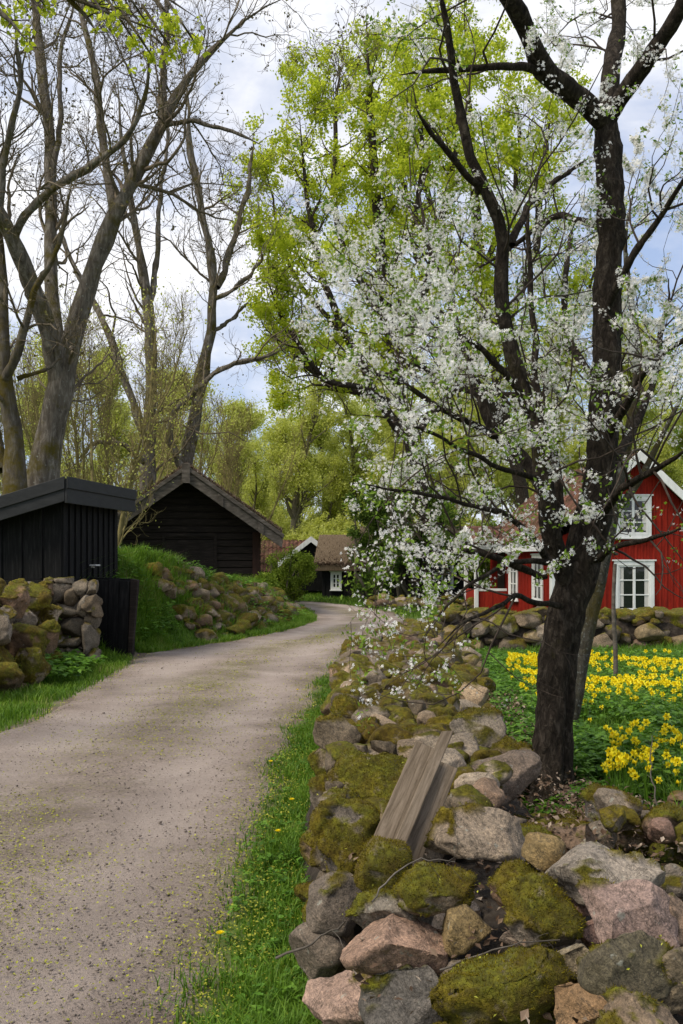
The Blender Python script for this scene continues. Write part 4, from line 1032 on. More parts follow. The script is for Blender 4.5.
# ---- bare trees on the left
def bare_tree(name, label, limbs, d0, seed, bark, twig, dens=1., L=1., sides=14, buds=0, K=26, base_ext=True, group=None, wobble=.25, rs=.8):
    rg = np.random.default_rng(seed)
    P, Rr = batch(limbs, d0, K); Rr = Rr * rs
    w = np.stack([fbm(P * .55 + 5 * k, seed + k, 3) - .5 for k in range(3)], -1) * np.array([.25, 2.2, .2]) * wobble * d0 / 22
    w *= np.linspace(0, 1, K)[None, :, None] if False else 1; w[0, :2] *= .2
    P = P + w
    z0 = float(H(P[0, 0, 0], P[0, 0, 1])) - .2
    if base_ext and P[0, 0, 2] > z0:
        b = np.array([P[0, 0, 0], P[0, 0, 1], z0]); q = resample(np.concatenate([[[*b, Rr[0, 0] * 1.12]], np.c_[P[0], Rr[0]]]), K); P[0] = q[:, :3]; Rr[0] = q[:, 3]
    root = tree_obj(name, label, P[0, 0], group)
    V, Fq = tubes(P, knobbly(P, Rr, rg, .05), sides)
    nz = (fbm(V * 3, seed, 4) - .5)
    V = V + (nz * .12 * d0 / 22)[:, None] * rg.normal(size=3)
    put('trunk', V, Fq, bark, root, smooth=True)
    b1, r1 = grow(P, Rr, 1.25 * dens, 1.4 * L, 4.6 * L, 12, rg, (.45, 1.2), .06, .2, .22, .42, .05, .25, .007)
    b2, r2 = grow(b1, r1, 3.2 * dens, .7 * L, 2.6 * L, 8, rg, (.4, 1.15), .09, .24, .12, .55, .022, .4, .006)
    b3, r3 = grow(b2, r2, 3.8 * dens, .35 * L, 1.2 * L, 6, rg, (.4, 1.15), .1, .26, .12, .6, .010, .5, .005)
    b4, r4 = grow(b3, r3, 4.6 * dens, .18 * L, .6 * L, 4, rg, (.4, 1.1), .13, .26, .2, .75, .006, .7, .0042)
    V, Fq = join([tubes(b1, r1, 6), tubes(b2, r2, 5), tubes(b3, r3, 3), tubes(b4, r4, 3)])
    put('crown', V, Fq, twig, root, smooth=True)
    print(name, len(b1), len(b2), len(b3), len(b4))
    Pp = np.repeat(b4[:, -1][rg.random(len(b4)) < .3], 3, 0); Pp = Pp + rg.normal(size=Pp.shape) * .03
    V, Fq, rn = leaves(Pp, .06, rg, 0, wide=.8); put('leaf_buds', V, Fq, M['budscale'], root, attrs={'rnd': rn})['kind'] = 'stuff'
    if buds:
        Pp, _ = along(b4, buds, rg, .3); V, Fq, rn = leaves(Pp, .075, rg, 0, wide=.6); put('leaf_buds', V, Fq, M['paleleaf'], root, attrs={'rnd': rn})
    return root
bare_tree('ash_tree', 'big bare grey tree with several thick limbs behind the black shed',
    [[(38, 495, 27), (42, 470, 24), (50, 440, 22), (57, 405, 20), (62, 375, 18), (72, 340, 15), (84, 298, 13.5), (97, 255, 12.5), (115, 212, 12), (135, 178, 11), (152, 148, 10), (163, 115, 8.5), (180, 85, 7), (205, 55, 5.5), (240, 18, 4), (290, -5, 2)],
     [(60, 385, 17), (52, 340, 15, -.3), (36, 295, 13, -.6), (18, 250, 12, -1), (0, 215, 10.5, -1.4), (-30, 160, 8, -2), (-50, 60, 5, -2.5)],
     [(58, 390, 13, .2), (56, 330, 11, .5), (50, 270, 10, .9), (51, 200, 9.5, 1.2), (50, 130, 8.5, 1.5), (44, 80, 7.5, 1.7), (38, 20, 6, 2), (30, -60, 4, 2.4)],
     [(115, 212, 7), (107, 170, 6.5, .3), (101, 125, 6, .6), (96, 70, 5.2, .9), (84, 20, 4.5, 1.2), (70, -40, 3, 1.5)],
     [(14, 245, 6.5, -1), (20, 222, 6, -1.2), (50, 192, 5.6, -1.5), (80, 175, 5.2, -1.7), (110, 158, 4.8, -2), (135, 128, 4.2, -2.2), (148, 90, 3.5, -2.4), (152, 40, 2.6, -2.6)],
     [(162, 118, 5.5), (165, 70, 4.8, .3), (168, 30, 4.2, .5), (165, -20, 3, .7)],
     [(160, 125, 4, -.1), (190, 120, 3.6, -.4), (230, 130, 3, -.7), (262, 145, 2, -.9)],
     [(50, 190, 5, 1.2), (62, 120, 4.2, 1.5), (60, 60, 3.4, 1.8), (78, -10, 2, 2)],
     [(0, 215, 6, -1.4), (5, 150, 5, -1.6), (20, 90, 4, -1.9), (15, 10, 2.6, -2.2)]],
    21, 51, M['ashbark'], M['ashtwig'], 1.05, .8, 16, rs=.66)
bare_tree('mossy_tree', 'moss covered tree trunk at the far left edge behind the shed',
    [[(14, 500, 20), (14, 460, 17), (10, 420, 15), (4, 380, 13), (2, 335, 11), (4, 280, 9), (-4, 220, 7), (-10, 150, 5), (-5, 60, 3)],
     [(4, 385, 9), (18, 355, 7.5, -.3), (25, 325, 6.5, -.5), (33, 290, 5, -.7), (60, 240, 3.6, -1), (75, 180, 2.4, -1.2)],
     [(0, 470, 12, .6), (-12, 400, 11, 1), (-20, 330, 9, 1.4), (-40, 250, 6, 2)],
     [(18, 380, 4, .2), (40, 372, 3.2, .3), (62, 358, 2, .4)]],
    20, 52, M['mossbark'], M['ashtwig'], .9, .7, 14, rs=.6)
bare_tree('ash_tree', 'bare grey tree with upright trunk just left of the barn ridge',
    [[(146, 500, 10), (149, 460, 9.5), (151, 420, 9), (152, 380, 8.5), (151, 335, 8), (146, 290, 7.5), (138, 250, 6), (132, 200, 4.5), (120, 140, 3.4), (118, 80, 2.2)],
     [(147, 445, 6.5), (135, 405, 6), (122, 375, 5.6), (112, 340, 5, .5), (95, 305, 4.4, .8), (70, 260, 3.4, 1.2), (50, 200, 2, 1.6)],
     [(150, 300, 4.4), (158, 250, 4, .4), (160, 200, 3.2, .8), (168, 140, 2.4, 1), (165, 80, 1.5, 1.2)],
     [(144, 462, 4, -.5), (125, 444, 3.6, -1), (100, 440, 3, -1.5), (75, 460, 2, -2)]],
    35, 53, M['ashbark'], M['ashtwig'], .68, 1.0, 12, rs=.7)
bare_tree('ash_tree', 'tall bare forked tree rising behind the barn ridge with a long side branch',
    [[(183, 480, 10), (188, 450, 9.2), (194, 418, 8.6), (202, 380, 8), (209, 340, 7.5), (215, 305, 7), (217, 285, 6.5), (213, 262, 5.5), (206, 228, 5), (198, 190, 4.6), (190, 155, 4), (186, 122, 3.4), (187, 95, 2.6), (180, 40, 1.5)],
     [(217, 288, 5), (226, 262, 4.4, .4), (234, 238, 4, .6), (240, 215, 3.4, .8), (250, 185, 2.8, 1), (252, 130, 2, 1.2)],
     [(184, 472, 6, -.6), (166, 432, 4.8, -1), (176, 408, 4.6, -1.2), (198, 388, 4.3, -1.4), (215, 372, 4, -1.6), (236, 362, 3.6, -1.8), (262, 357, 3.2, -2), (280, 355, 2.4, -2.2), (284, 345, 1.8, -2.2)],
     [(216, 300, 3.6), (230, 292, 3.2, -.4), (255, 270, 2.6, -.8), (265, 240, 2, -1)],
     [(211, 332, 3), (232, 322, 2.6, .5), (250, 300, 2, .9)]],
    36, 54, M['ashbark'], M['ashtwig'], .68, 1.0, 12, rs=.7)

# ---- light green maple across the bend
rg = np.random.default_rng(61)
MP = [[(424, 615, 8), (430, 560, 7), (427, 505, 6.6), (413, 455, 6.4), (402, 410, 6), (392, 350, 5.6), (384, 290, 6), (378, 220, 5), (372, 140, 4), (368, 70, 3), (366, 10, 1.5)],
      [(408, 440, 5), (372, 390, 4.4, -.6), (340, 330, 4, -1), (318, 260, 3.2, -1.2), (305, 190, 2.4, -1.3), (300, 120, 1.4, -1.3)],
      [(396, 370, 5), (420, 310, 4.4, .6), (440, 240, 3.6, 1), (450, 170, 2.6, 1.4), (455, 90, 1.5, 1.6)],
      [(388, 320, 4), (350, 270, 3.4, .8), (330, 200, 2.8, 1.4), (335, 110, 2, 1.8), (340, 50, 1.2, 2)],
      [(402, 410, 4), (350, 392, 3.2, .5), (305, 370, 2.4, .8), (275, 340, 1.4, 1)],
      [(385, 290, 3.4), (415, 220, 2.8, -1), (420, 140, 2, -1.6), (410, 70, 1.2, -2)],
      [(412, 450, 4), (450, 400, 3.2, .4), (480, 340, 2.6, .8), (500, 270, 1.6, 1)],
      [(372, 390, 3.2, -.6), (320, 380, 2.6, -1.6), (280, 330, 2, -2), (262, 270, 1.2, -2.2)],
      [(340, 330, 3, -1), (300, 290, 2.4, -.6), (275, 230, 1.6, -.4), (270, 170, 1, -.3)]]
for sh, dy, dm, lbm in ((0, 0, 39.5, 'tall maple with bright yellow green spring leaves left of the cherry crown'), (98, -10, 50, 'bright green maple standing farther back right behind the cherry crown')):
    mp, mr = batch([[(p[0] + sh, p[1] + dy, p[2], *p[3:]) for p in l] for l in MP], dm, 22)
    mp[1:] += np.stack([fbm(mp[1:] * .4 + 5 * k, 90 + k, 3) - .5 for k in range(3)], -1) * .8
    gs = dm / 25; mp[0, 0, 2] = -.1
    maple = tree_obj('maple_tree', lbm, mp[0, 0])
    V, Fq = tubes(mp, knobbly(mp, mr, rg, .04), 10); put('trunk', V, Fq, M['cherrybark'], maple, smooth=True)
    b1, r1 = grow(mp, mr, 3.2 / gs, .7 * gs, 2.3 * gs, 9, rg, (.6, 1.2), .12, .2, .3, .45, .04, .3, .007)
    b2, r2 = grow(b1, r1, 2.6 / gs, .45 * gs, 1.2 * gs, 6, rg, (.5, 1.2), .07, .25, .15, .55, .015, .4, .004)
    b3, r3 = grow(b2, r2, 2.6 / gs, .2 * gs, .6 * gs, 4, rg, (.5, 1.2), .05, .3, .2, .6, .007, .5, .003)
    V, Fq = join([tubes(b1, r1, 5), tubes(b2, r2, 4), tubes(b3, r3, 3)]); put('branches', V, Fq, M['twig'], maple, smooth=True)
    p, _ = along(b3, 13000, rg, .3); q, _ = along(b2, 5000, rg, .4); p = np.concatenate([p, q])
    p = p[rg.random(len(p)) < sstep(.22, .55, fbm(p * 1.1 / gs, 44, 3))]
    k = rg.integers(3, 9, len(p)); P = np.repeat(p, k, 0) + rg.normal(size=(k.sum(), 3)) * np.array([.09, .09, .07]) * gs
    V, Fq, rn = leaves(P, .066 * gs, rg, .5, wide=.9); put('crown', V, Fq, M['mapleleaf'], maple, attrs={'rnd': rn})
    print('maple', len(b1), len(b2), len(b3), len(P))


# ---- generic trees for the wood
def generic_tree(name, label, seed, h, r, crown0, width, leafn, leafs, bark, leafm, group, stems=1, dense=1., cat='tree', spread=(.5, 1.1), clump=.25, up=.12):
    rg = np.random.default_rng(seed)
    limbs = []
    for s in range(stems):
        K = 22; a = rg.uniform(0, 6.28); P = np.zeros((K, 3)); D = np.array([math.cos(a) * .25 * (stems > 1), math.sin(a) * .25 * (stems > 1), 1.]);
        for k in range(1, K):
            D = D + rg.normal(size=3) * np.array([.07, .07, .02]) + np.array([0, 0, .03]); D /= np.linalg.norm(D); P[k] = P[k - 1] + D * h * rg.uniform(.9, 1.1) / K
        limbs.append(P)
    P = np.array(limbs); Rr = np.repeat((r * np.linspace(1, .12, 22) ** .9)[None], stems, 0)
    root = empty(name, (0, 0, 0), label, cat, group)
    L = width
    b0, r0 = grow(P, Rr, 1.5 * dense * 6 / h * 2, L * .5, L, 10, rg, spread, up, .15, crown0, .5, r * .5, .25, .012)
    b1, r1 = grow(b0, r0, 2.2 * dense * 3 / L, L * .2, L * .5, 7, rg, (.4, 1.1), up, .2, .2, .55, r * .25, .3, .008)
    b2, r2 = grow(b1, r1, 3 * dense * 3 / L, L * .08, L * .25, 5, rg, (.4, 1.1), up, .22, .2, .6, r * .1, .4, .006)
    V, Fq = tubes(P, knobbly(P, Rr, rg, .05), 10); obj_np('trunk', V, Fq, bark, root, smooth=True)
    V, Fq = join([tubes(b0, r0, 5), tubes(b1, r1, 4), tubes(b2, r2, 3)]); obj_np('branches', V, Fq, bark, root, smooth=True)
    if leafn:
        p, _ = along(b2, leafn // 5, rg, .2); p = p[rg.random(len(p)) < sstep(.3, .52, fbm(p * .7, seed, 3))]
        Pp = np.repeat(p, 6, 0) + rg.normal(size=(len(p) * 6, 3)) * clump
        V, Fq, rn = leaves(Pp, leafs, rg, .3, wide=.8); obj_np('crown', V, Fq, leafm, root, attrs={'rnd': rn})
    print(name, len(b0), len(b1), len(b2))
    return root
def copy_thing(src, loc, rz, sc, label):
    c = src.copy(); COL.objects.link(c); c.location = loc; c.rotation_euler = (0, 0, rz); c.scale = sc
    c['label'] = label
    for ch in src.children:
        d = ch.copy(); COL.objects.link(d); d.parent = c
    return c
GF = 'trees of the spring wood behind the cottages'
protoA = generic_tree('woodland_tree', 'x', 71, 15, .3, .25, 4.5, 27000, .14, M['farbark'], M['paleleaf'], GF, dense=1.25, clump=.25)
protoB = generic_tree('woodland_tree', 'x', 72, 17, .28, .3, 4.0, 24000, .17, M['farbark'], M['paleleaf'], GF, clump=.35)
protoC = generic_tree('woodland_tree', 'x', 73, 14, .18, .25, 3.0, 6000, .11, M['budtwig'], M['paleleaf'], GF, stems=3, dense=1.3, spread=(.25, .7), clump=.3, up=.2)
spots = [('A', 292, 62, 1.02, 'rounded pale green tree standing above the gap between barn and thatched cottage')]
rg = np.random.default_rng(3)
for px, d, s, k in ((232, 75, .8, 'B'), (262, 82, .8, 'A'), (325, 80, .85, 'B'), (350, 66, .9, 'A'), (385, 74, .95, 'B'), (420, 60, .9, 'A'), (455, 70, 1, 'B'), (490, 58, .95, 'A'), (520, 72, 1, 'A'), (555, 62, .9, 'B'), (590, 74, 1, 'A'),
                    (625, 60, .95, 'B'), (660, 70, .9, 'A'), (700, 62, .9, 'B'), (750, 66, 1, 'A'), (300, 96, 1.05, 'A'), (345, 92, 1, 'A'), (250, 98, 1, 'A'), (400, 90, 1.05, 'A'), (440, 84, 1, 'A'), (215, 94, .9, 'A'), (280, 74, .6, 'A'), (320, 64, .55, 'A'), (246, 66, .6, 'A'), (470, 88, 1.1, 'A'), (540, 84, 1.1, 'A'), (610, 88, 1.1, 'A'), (680, 84, 1.1, 'A'), (165, 80, .8, 'A'), (100, 84, .9, 'A'), (40, 80, .9, 'A'), (200, 66, .75, 'C'), (170, 58, .8, 'B'), (140, 70, .85, 'C'), (110, 60, .8, 'B'), (80, 66, .85, 'C'), (50, 58, .9, 'B'), (20, 64, .8, 'C'), (-20, 60, .9, 'B'), (-70, 66, 1, 'A')):
    spots.append((k, px, d, s, 'pale budding tree in the far wood'))
for i, (k, px, d, s, lb) in enumerate(spots):
    src = {'A': protoA, 'B': protoB, 'C': protoC}[k]
    x = (px - CX) / F * d; loc = (x, d, .0); rz = rg.uniform(0, 6.28); sc = (s, s, s * rg.uniform(.92, 1.08))
    first = not src.get('used', False)
    if first:
        src['used'] = True; src.location = loc; src.rotation_euler = (0, 0, rz); src.scale = sc; src['label'] = lb; c = src
    else: c = copy_thing(src, loc, rz, sc, lb)
for o in (protoA, protoB, protoC): del o['used']
for o in list(COL.objects):
    if 'used' in o: del o['used']
# saplings on the bank at the left
GS = 'thin budding saplings behind the shed and barn'
sapl = generic_tree('sapling', 'thin yellowish budding sapling behind the shed', 74, 8, .07, .15, 2.2, 1500, .07, M['budtwig'], M['paleleaf'], GS, stems=3, dense=1.5, spread=(.3, .8), up=.16)
first = True
for px, d, s in ((108, 27, 1), (72, 29, .9), (128, 40, 1.2), (172, 44, 1.1), (90, 34, 1.15), (225, 46, 1), (30, 30, 1), (118, 31, .9), (200, 50, 1.2), (245, 52, 1.1), (60, 26, .8), (15, 38, 1.2)):
    x = (px - CX) / F * d; loc = (x, d, float(H(x, d)) - .1)
    if first: sapl.location = loc; sapl.scale = (s,) * 3; first = False
    else: copy_thing(sapl, loc, rg.uniform(0, 6.28), (s,) * 3, 'thin yellowish budding sapling behind the shed')

# ---- shrubs
def shrub(name, label, px, d, w, h, n, leafs, leafm, seed, group=None, lobes=9, z=None, zmin=.02):
    rg = np.random.default_rng(seed); x = (px - CX) / F * d; z = float(H(x, d)) if z is None else z
    root = empty(name, (x, d, z), label, 'shrub', group)
    S = 14; K = 12; P = np.zeros((S, K, 3)); D = np.stack([rg.normal(size=S) * .35, rg.normal(size=S) * .35, np.ones(S)], -1)
    P[:, 0, :2] = rg.normal(size=(S, 2)) * w * .06
    for k in range(1, K):
        D = D + rg.normal(size=(S, 3)) * .12; D[:, 2] = np.abs(D[:, 2]); D /= np.linalg.norm(D, axis=1, keepdims=True); P[:, k] = P[:, k - 1] + D * (h * rg.uniform(.55, .95, S) / K)[:, None]
    P[..., 0] = np.clip(P[..., 0], -w * .42, w * .42)
    Rr = np.repeat((.035 * np.linspace(1, .2, K))[None], S, 0) * h / 3
    b1, r1 = grow(P, Rr, 3.2, w * .15, w * .36, 7, rg, (.5, 1.2), .1, .25, .08, .5, .02, .3, .005)
    b2, r2 = grow(b1, r1, 4, w * .06, w * .17, 5, rg, (.5, 1.2), .1, .3, .2, .6, .01, .4, .004)
    V, Fq = join([tubes(P, Rr, 6), tubes(b1, r1, 4), tubes(b2, r2, 3)]); V[:, 2] = np.maximum(V[:, 2], -.1)
    obj_np('stems', V, Fq, M['farbark'], root, smooth=True)
    p, _ = along(b2, n // 4, rg, .1); p = p[rg.random(len(p)) < sstep(.28, .5, fbm(p * 1.4, seed, 3))]
    Pp = np.repeat(p, 6, 0) + rg.normal(size=(len(p) * 6, 3)) * .09; Pp = Pp[Pp[:, 2] > zmin]
    V, Fq, rn = leaves(Pp, leafs, rg, .3, wide=.7); obj_np('foliage', V, Fq, leafm, root, attrs={'rnd': rn})
    return root
shrub('shrub', 'tall dense dark green shrub beside the thatched cottage', 373, 38, 1.6, 6.2, 34000, .09, M['darkleaf'], 81)
shrub('shrub', 'broad dark green shrub behind the blossom left of the red house', 408, 40, 3.2, 6.6, 60000, .09, M['darkleaf'], 82, zmin=1.5)
shrub('bush', 'light green rounded bush before the white bargeboards right of the barn', 289, 39, 1.7, 3.0, 13000, .075, M['bushleaf'], 83)
shrub('shrub', 'mid green shrub between the black cottage and the red house', 506, 39, 2.2, 4.4, 20000, .09, M['bushleaf'], 84)
shrub('bush', 'fresh green nettle clump at the foot of the barn corner', 264, 28.8, .8, .5, 3000, .08, M['bushleaf'], 85)

GU = 'budding bushes under the far trees'
for i, (px, d, w_, h_) in enumerate(((318, 60, 5, 5), (240, 58, 4, 5), (335, 56, 4, 5), (275, 62, 5, 5), (300, 70, 6, 7), (210, 60, 5, 5), (360, 60, 5, 6), (440, 58, 6, 6), (500, 58, 6, 5))):
    shrub('bush', 'pale green budding bush under the far trees', px, d, w_, h_, 14000, .13, M['paleleaf'], 300 + i, GU)
# leafy branch reaching in at the top left, from a tree outside the frame
rg = np.random.default_rng(91)
OV = [[(-330, 560, 24), (-320, 300, 22), (-280, 100, 18, .3), (-200, -40, 12, .6), (-100, -60, 9, .8), (-20, -40, 6, .8), (60, -10, 4, .8), (130, 25, 2.4, .8), (190, 40, 1.2, .8)], [(-100, -60, 5, .8), (-30, -10, 3.4, .6), (10, 20, 2.4, .5), (30, 45, 1.2, .5)], [(60, -10, 3, .8), (85, 15, 2, .9), (95, 30, 1.2, .9)], [(-20, -40, 4, .8), (60, -40, 3, 1), (140, -20, 2, 1.1), (200, 20, 1, 1.2)]]
OVC = [(22, 36), (46, 8), (6, 18), (92, 10), (108, 20), (100, 2), (118, 8), (146, 22), (168, 20), (176, 28), (196, 44), (152, 56), (134, 40), (172, 50), (20, 4)]
for q in OVC: OV.append([(q[0] - 30, q[1] - 45, 1.6, .8), (q[0] - 12, q[1] - 18, 1.2, .7), (q[0], q[1], .9, .6 + .3 * (q[0] % 3))])
op, orr = batch(OV, 8, 26)
op[0, 0, 2] = float(H(op[0, 0, 0], op[0, 0, 1])) - .1
over = tree_obj('lime_tree', 'overhanging branch with fresh green leaf clusters at the top left corner', op[0, 0])
V, Fq = tubes(op, orr, 10); put('trunk', V, Fq, M['ashbark'], over, smooth=True)
b1, r1 = grow(op, orr, 2.6, .2, .6, 6, rg, (.5, 1.2), -.05, .25, .55, .5, .008, .4, .003)
b2, r2 = grow(b1, r1, 3, .1, .3, 4, rg, (.5, 1.2), -.03, .3, .3, .6, .004, .5, .002)
V, Fq = join([tubes(b1, r1, 5), tubes(b2, r2, 3)]); put('branches', V, Fq, M['twig'], over, smooth=True)
p = np.concatenate([b2[:, -1][rg.random(len(b2)) < .06], op[1:, -1], np.array([at(x, y, 8.6 + .3 * (x % 3)) for x, y in OVC])]); kk = np.concatenate([np.full(len(p) - len(OVC), 8), np.full(len(OVC), 46)]); Pp = np.repeat(p, kk, 0) + rg.normal(size=(kk.sum(), 3)) * np.repeat(np.where(kk > 10, .042, .02), kk)[:, None]
V, Fq, rn = leaves(Pp, .05, rg, .6, wide=.8); put('crown', V, Fq, M['mapleleaf'], over, attrs={'rnd': rn})

# ------------------------------------------------------------------ grass and small plants
def blades(P, h, w, lean, rg, hv=(.5, 1.3)):
    n = len(P); a = rg.uniform(0, 6.28, n); D = np.stack([np.cos(a), np.sin(a), 0 * a], -1); S = np.stack([-np.sin(a), np.cos(a), 0 * a], -1)
    hh = (h * rg.uniform(*hv, n))[:, None]; ln = np.abs(rg.normal(size=n))[:, None] * lean * hh
    up = np.array([[0, 0, 1.]]); ww = (w * rg.uniform(.7, 1.3, n))[:, None]
    m = P + up * hh * .55 + D * ln * .3; t = P + up * hh * (1 - .15 * lean) + D * ln
    V = np.stack([P - S * ww, P + S * ww, m + S * ww * .75, m - S * ww * .75, t], 1).reshape(-1, 3)
    i = np.arange(n)[:, None] * 5
    return V, [i + np.array([[0, 1, 2, 3]]), i + np.array([[3, 2, 4]])], np.repeat(rg.random(n), 5)
def scatter(n, x0, x1, y0, y1, rg, p=None, mask=None):
    """points denser near the camera"""
    u = rg.random(n); y = y0 + (y1 - y0) * u if p is None else (y0 ** (1 - p) + u * (y1 ** (1 - p) - y0 ** (1 - p))) ** (1 / (1 - p))
    x = rg.uniform(x0, x1, n)
    P = np.stack([x, y, H(x, y)], -1)
    if mask is not None: P = P[mask(P[:, 0], P[:, 1])]
    return P
def rl(y): return np.interp(y, RL_Y, RL_X)
def rr_(y): return np.interp(y, RR_Y, RR_X)
rg = np.random.default_rng(101)
def n2(x, y, s, seed): return fbm(np.stack([x * s, y * s, 0 * x], -1), seed, 4)
def rng_(x): return np.random.default_rng(9).random(len(x))
# right verge, between road and wall
def vmask(x, y):
    e = x - rr_(y) + (n2(x, y, 2.5, 21) - .5) * .55; l, _ = wall_x(y)
    return (x < l + .12) & (rg.random(len(x)) < sstep(-.08, .38, e) * (.3 + .65 * sstep(.3, .5, n2(x, y, 4, 22))) + .02 * (e > -.2)) | ((x < np.where(y > 18.5, 1.6, -9)) & (e > .1))
P = scatter(150000, -1.0, .6, 2.2, 21, rg, 1.4, vmask)
hs = .035 + .05 * sstep(.35, .65, n2(P[:, 0], P[:, 1], 1.8, 23)) + .03 * sstep(-.45, -.2, P[:, 0])
V, Fs, rn = blades(P, hs, .0022 + .00022 * P[:, 1], .75, rg); rn = np.clip(rn * .6 + .9 * (np.repeat(n2(P[:, 0], P[:, 1], 3, 25), 5) - .3), 0, 1)
tag(obj_np('grass', V, Fs, M['grass'], attrs={'rnd': rn}), 'short green verge grass between the gravel road and the wall', 'grass', kind='stuff')
print('verge', len(P))
# left verge and bank
def lmask(x, y):
    e = rl(y) - x + (n2(x, y, 2, 31) - .5) * .5; toe = np.interp(y, TOE_Y, TOE_X)
    k = np.where(y < 16.3, x > toe - .15, x > -9)
    k &= ~((np.abs(x + 3.55) < .75) & (np.abs(y - 17.1) < .55) & (x > -3.95))
    return k & (rg.random(len(x)) < sstep(-.05, .25, e))
P = scatter(300000, -9, -.6, 7, 40, rg, None, lmask)
P = P[rg.random(len(P)) < np.where(P[:, 0] > np.interp(P[:, 1], TOE_Y, TOE_X) - 1.8, 1, .3)]
hs = .09 + .13 * sstep(.4, .65, n2(P[:, 0], P[:, 1], 1.1, 33)) * sstep(.1, .5, rl(P[:, 1]) - P[:, 0])
V, Fs, rn = blades(P, hs, .0035 + .0002 * P[:, 1], .6, rg); rn = np.clip(rn * .6 + .9 * (np.repeat(n2(P[:, 0], P[:, 1], 1.5, 35), 5) - .12), 0, 1)
tag(obj_np('grass', V, Fs, M['grass'], attrs={'rnd': rn}), 'lush green grass on the bank and verge left of the road', 'grass', kind='stuff')
print('bank', len(P))
P = scatter(150000, -6.2, -.7, 16.4, 31, rg, None, lambda x, y: lmask(x, y) & (n2(x, y, 1.6, 37) > .33) & ~((y > 20.6) & (np.interp(y, TOE_Y, TOE_X) - x > .15) & (np.interp(y, TOE_Y, TOE_X) - x < 1.2) & (rng_(x) < .75)))
V, Fs, rn = blades(P, .12 + .26 * sstep(.35, .7, n2(P[:, 0], P[:, 1], 1.3, 38)) * sstep(.1, .9, rl(P[:, 1]) - P[:, 0]), .007, .7, rg); rn = np.clip(rn * .55 + .25 + .5 * (np.repeat(n2(P[:, 0], P[:, 1], 2.5, 39), 5) - .3), 0, 1)
tag(obj_np('grass', V, Fs, M['grass'], attrs={'rnd': rn}), 'long bright tussocky grass on the mound before the log barn', 'grass', kind='stuff')
P = scatter(16000, -6.2, -1.5, 17.5, 27, rg, None, lambda x, y: (np.interp(y, TOE_Y, TOE_X) - x > .7) & (n2(x, y, 1.2, 73) > .55))
V, Fs, rn = blades(P, .3, .007, .8, rg); tag(obj_np('dry_grass', V, Fs, M['litter'], attrs={'rnd': .4 + .6 * rn}), 'pale dry grass tufts on the crest of the mound', 'grass', kind='stuff')
# far verge beyond the bend
P = scatter(26000, -6, 9, 28, 48, rg, None, lambda x, y: (x - rr_(y) > .05) & (x > -3.5))
V, Fs, rn = blades(P, .14, .012, .6, rg); tag(obj_np('grass', V, Fs, M['grass'], attrs={'rnd': rn}), 'mown grass strip along the far side of the road bend', 'grass', kind='stuff')
# garden behind the wall
def gmask(x, y):
    _, r_ = wall_x(y); return x > r_ - .08 + (n2(x, y, 3, 41) - .5) * .3
P = scatter(260000, 1.0, 9, 2.4, 19, rg, 1.1, gmask)
P = P[P[:, 0] < P[:, 1] * .36 + 2.2]
V, Fs, rn = blades(P, (.14 + .12 * n2(P[:, 0], P[:, 1], 1.5, 43)) * np.where((np.abs(P[:, 0] - 1.2) < .5) & (P[:, 1] > 4.4) & (P[:, 1] < 5.9), .35, 1), .0032 + .00018 * P[:, 1], .6, rg); rn = np.clip(rn * .55 + .8 * (np.repeat(n2(P[:, 0], P[:, 1], 1.2, 44), 5) - .3), 0, 1)
tag(obj_np('grass', V, Fs, M['grass'], attrs={'rnd': rn}), 'green garden grass around the cherry tree', 'grass', kind='stuff')
print('garden', len(P))
# leafy ground cover: trifoliate leaves on little stalks
def herbs(P, hgt, size, rg, k=5):
    n = len(P); base = np.repeat(P, k, 0); a = rg.uniform(0, 6.28, n * k); r = rg.uniform(.15, 1, n * k) * np.repeat(hgt, k) * .55
    top = base + np.stack([np.cos(a) * r, np.sin(a) * r, np.repeat(hgt, k) * rg.uniform(.55, 1.1, n * k)], -1)
    out = []
    rr = np.repeat(rg.random(n * k), 1)
    for j in range(3):
        b = a + (j - 1) * 1.0; D = np.stack([np.cos(b), np.sin(b), rg.uniform(-.5, .25, n * k)], -1); D /= np.linalg.norm(D, axis=1, keepdims=True)
        S = np.stack([-np.sin(b), np.cos(b), rg.normal(size=n * k) * .25], -1); Nn = np.cross(D, S)
        s = (size * rg.uniform(.7, 1.25, n * k))[:, None]
        m = top + D * s * .45
        out.append(np.stack([top, m + S * s * .3 + Nn * s * .08, top + D * s, m - S * s * .3 + Nn * s * .08, m], 1))
    V = np.concatenate(out).reshape(-1, 3); i = np.arange(len(V) // 5)[:, None] * 5
    Fq = np.concatenate([i + np.array([[0, 4, 2, 1]]), i + np.array([[0, 3, 2, 4]])])
    rn = np.repeat(np.tile(rr, 3), 5)
    st_ = np.stack([base - [.0015, 0, 0], base + [.0015, 0, 0], top], 1).reshape(-1, 3)
    Fs = np.arange(len(st_)).reshape(-1, 3) + len(V)
    return np.concatenate([V, st_]), [Fq, Fs], np.concatenate([rn, np.full(len(st_), .4)])
P = scatter(15000, 1.0, 6, 4.0, 15, rg, 1.3, gmask); P = P[(n2(P[:, 0], P[:, 1], 1.0, 46) > .36) & (P[:, 0] < P[:, 1] * .36 + .8)]
V, Fs, rn = herbs(P, (.16 + .12 * rg.random(len(P))) * np.where((np.abs(P[:, 0] - 1.2) < .55) & (P[:, 1] > 4.4) & (P[:, 1] < 5.9), .35, 1), .05, rg)
tag(obj_np('ground_elder', V, Fs, M['herb'], attrs={'rnd': rn}), 'leafy green ground cover at the foot of the cherry tree', 'ground cover', kind='stuff')
